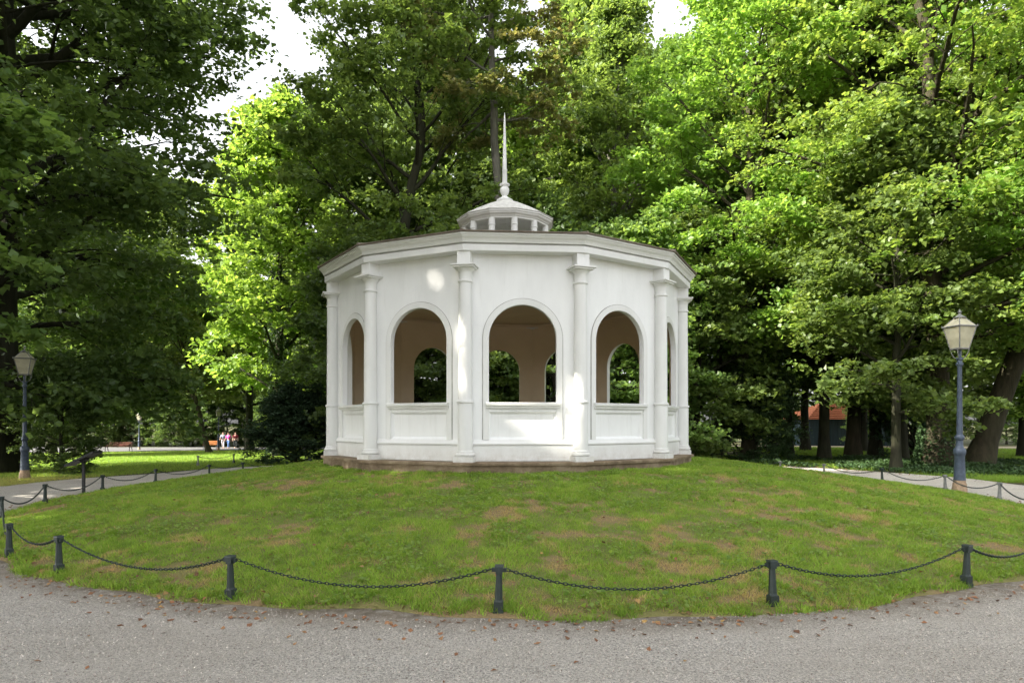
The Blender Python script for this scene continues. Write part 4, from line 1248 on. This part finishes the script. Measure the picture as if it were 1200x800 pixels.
# verge and lawn grass on the left, undergrowth on the right
def lawn_grass():
    N = 140000
    d = 17.5 + 44 * gr.random(N) ** 1.7
    px = gr.uniform(-120, 400, N)
    x, y = (px - 600) / FPX * d, d
    r = ring_r(x, y)
    k = (r > 14.15 + 0.3 * fbm(x * 2, y * 2, 4, 2)) & (y < 62) & (x < -6)
    x, y = x[k], y[k]
    n = len(x)
    h = 0.04 + 0.05 * gr.random(n)
    w = 0.010 * np.clip(y / 14, 1, 4.5)
    q = blades(x, y, ground_z(x, y) - 0.005, h, w, gr, 0.6)
    dry = np.clip(gr.normal(0.08, 0.15, n) + sstep(22.5, 19.5, y) * 0.45, 0, 1)
    return np_mesh('lawn_grass', q.reshape(-1, 3), np.arange(n * 3).reshape(-1, 3), M['grass'], {'dry': dry, 'rnd': gr.random(n)})
tag(link('lawn_grass', lawn_grass()), 'mown lawn grass left of the pavilion beyond the path', 'grass', None, 'stuff')
def wood_grass():
    N = 120000
    d = 19 + 42 * gr.random(N) ** 1.6
    px = gr.uniform(770, 1260, N)
    x, y = (px - 600) / FPX * d, d
    r = ring_r(x, y)
    n0 = fbm(x * 0.35, y * 0.35, 12, 3)
    k = (r > 14.2 + 0.4 * fbm(x * 2, y * 2, 4, 2)) & (n0 > 0.40)
    x, y = x[k], y[k]
    n = len(x)
    q = blades(x, y, ground_z(x, y) - 0.03, 0.06 + 0.10 * gr.random(n), 0.014 * np.clip(y / 16, 1, 4), gr, 0.6)
    return np_mesh('wood_grass', q.reshape(-1, 3), np.arange(n * 3).reshape(-1, 3), M['grass'], {'dry': np.clip(gr.normal(0.0, 0.12, n), 0, 1), 'rnd': gr.random(n) * 0.6})
tag(link('wood_grass', wood_grass()), 'rough grass under the trees on the right', 'grass', None, 'stuff')
def undergrowth():
    N = 60000
    x, y = gr.uniform(6, 26, N), gr.uniform(20, 33, N)
    r = ring_r(x, y)
    n0 = fbm(x * 0.5, y * 0.5, 44, 3)
    near = np.minimum.reduce([np.hypot(x - at(1100, 25), y - 25), np.hypot(x - at(1143, 26), y - 26), np.hypot(x - at(1035, 25), y - 25)])
    k = (r > 14.5) & ((n0 > 0.52) | (near < 1.6))
    x, y, n0, near = x[k], y[k], n0[k], near[k]
    hh = (0.10 + 0.45 * np.clip(n0 - 0.45, 0, 1)) * (1 + 1.2 * np.exp(-near / 0.7))
    P = np.stack([x, y, ground_z(x, y) + hh * gr.random(len(x)) ** 0.7], -1)
    q = leaf_mesh_arrays(gr, P, 0.10, 0.9)
    return np_mesh('undergrowth', q.reshape(-1, 3), np.arange(len(q) * 4).reshape(-1, 4), M['ivy'], {'rnd': gr.random(len(q))})
tag(link('undergrowth', undergrowth()), 'ivy and low plants round the trunks behind the right lamp', 'undergrowth', None, 'stuff')
# ivy climbing the foot of the twin trunk and the tall ivy-clad trunk
def climbing(x0, y0, z1, rad, n, leaf, up=0.0):
    a = gr.uniform(0, 2 * np.pi, n); z = z1 * gr.random(n) ** (1.6 - up)
    rr = rad * (1 + 0.5 * np.exp(-z / 0.5)) + gr.uniform(0, 0.14, n)
    P = np.stack([x0 + rr * np.cos(a), y0 + rr * np.sin(a), float(ground_z(x0, y0)) + z], -1)
    q = leaf_mesh_arrays(gr, P, leaf, 0.1)
    return np_mesh('ivy', q.reshape(-1, 3), np.arange(n * 4).reshape(-1, 4), M['ivy'], {'rnd': gr.random(n)})
tag(link('ivy', climbing(at(326, 40), 40, 11, 0.45, 9000, 0.12, 0.6)), 'dark ivy clothing the trunk behind the yew', 'ivy')
tag(link('ivy', climbing(at(1100, 25), 25, 1.6, 0.58, 1800, 0.09)), 'dark ivy round the foot of the twin-trunked tree', 'ivy')

# ------------------------------------------------------------------ loose gravel, twigs and fallen leaves
def pebbles():
    N = 42000
    d = 3.4 + 4.4 * gr.random(N) ** 0.9
    x, y = gr.uniform(-1, 1, N) * d * 0.80, d
    r = ring_r(x, y)
    k = r > 10.65
    x, y = x[k], y[k]
    n = len(x)
    s = 0.0035 + 0.006 * gr.random(n) ** 3
    a = gr.uniform(0, 2 * np.pi, n)
    v = []
    for j in range(4):
        aa = a + j * np.pi / 2 + gr.uniform(-0.4, 0.4, n)
        q = s * gr.uniform(0.7, 1.3, n)
        v.append(np.stack([x + np.cos(aa) * q, y + np.sin(aa) * q, np.full(n, 0.002)], -1))
    v.append(np.stack([x + gr.normal(0, 0.3, n) * s, y + gr.normal(0, 0.3, n) * s, 0.006 + s * gr.uniform(0.5, 1.0, n)], -1))
    V = np.stack(v, 1).reshape(-1, 3)
    b = np.arange(n)[:, None] * 5
    F = np.concatenate([b + np.array([[i, (i + 1) % 4, 4]]) for i in range(4)], 1).reshape(-1, 3)
    return np_mesh('loose_gravel', V, F, M['pebble'], {'rnd': np.repeat(gr.random(n), 4)})
m = Mat('pebble')
M['pebble'] = m.pbr(m.ramp(m.attr('rnd'), [(0.0, (0.16, 0.135, 0.115)), (0.5, (0.38, 0.335, 0.29)), (0.9, (0.50, 0.45, 0.395)), (1.0, (0.62, 0.57, 0.51))]), 0.85, 0, 0.25)
tag(link('loose_gravel', pebbles()), 'loose grey gravel stones scattered on the path in front', 'gravel', None, 'stuff')
m = Mat('fallen_leaf')
M['dead'] = m.pbr(m.ramp(m.attr('rnd'), [(0.0, (0.12, 0.065, 0.04)), (0.5, (0.27, 0.13, 0.065)), (0.85, (0.27, 0.165, 0.08)), (1.0, (0.42, 0.27, 0.08))]), 0.75, 0, 0.2)
def litter():
    N1 = 1500
    th = gr.uniform(-1.5, 1.5, N1)
    r = 10.66 + gr.normal(0, 0.20, N1) + np.abs(gr.normal(0, 0.25, N1)) * gr.random(N1)
    x1, y1 = RC[0] + r * np.sin(th) / KX, RC[1] - r * np.cos(th)
    N2 = 55
    y2 = gr.uniform(3.5, 8, N2); x2 = gr.uniform(-0.8, 0.8, N2) * y2
    N3 = 900
    th3 = gr.uniform(-2, 2, N3); r3 = np.sqrt(gr.uniform(18, 100, N3))
    x3, y3 = RC[0] + r3 * np.sin(th3) / KX, RC[1] - r3 * np.cos(th3)
    N4 = 5000
    x4, y4 = gr.uniform(7, 26, N4), gr.uniform(18, 32, N4)
    k = ring_r(x4, y4) > 13.7
    x, y = np.r_[x1, x2, x3, x4[k]], np.r_[y1, y2, y3, y4[k]]
    rr = ring_r(x, y)
    z = np.where(rr < 10.7, mound_z(x, y) + 0.02 * (rr < 10.4), ground_z(x, y)) + 0.012
    P = np.stack([x, y, z], -1)
    q = leaf_mesh_arrays(gr, P, 0.045, 1.6)
    return np_mesh('fallen_leaves', q.reshape(-1, 3), np.arange(len(q) * 4).reshape(-1, 4), M['dead'], {'rnd': gr.random(len(q))})
tag(link('fallen_leaves', litter()), 'brown fallen leaves along the edge of the mound', 'fallen leaves', None, 'stuff')
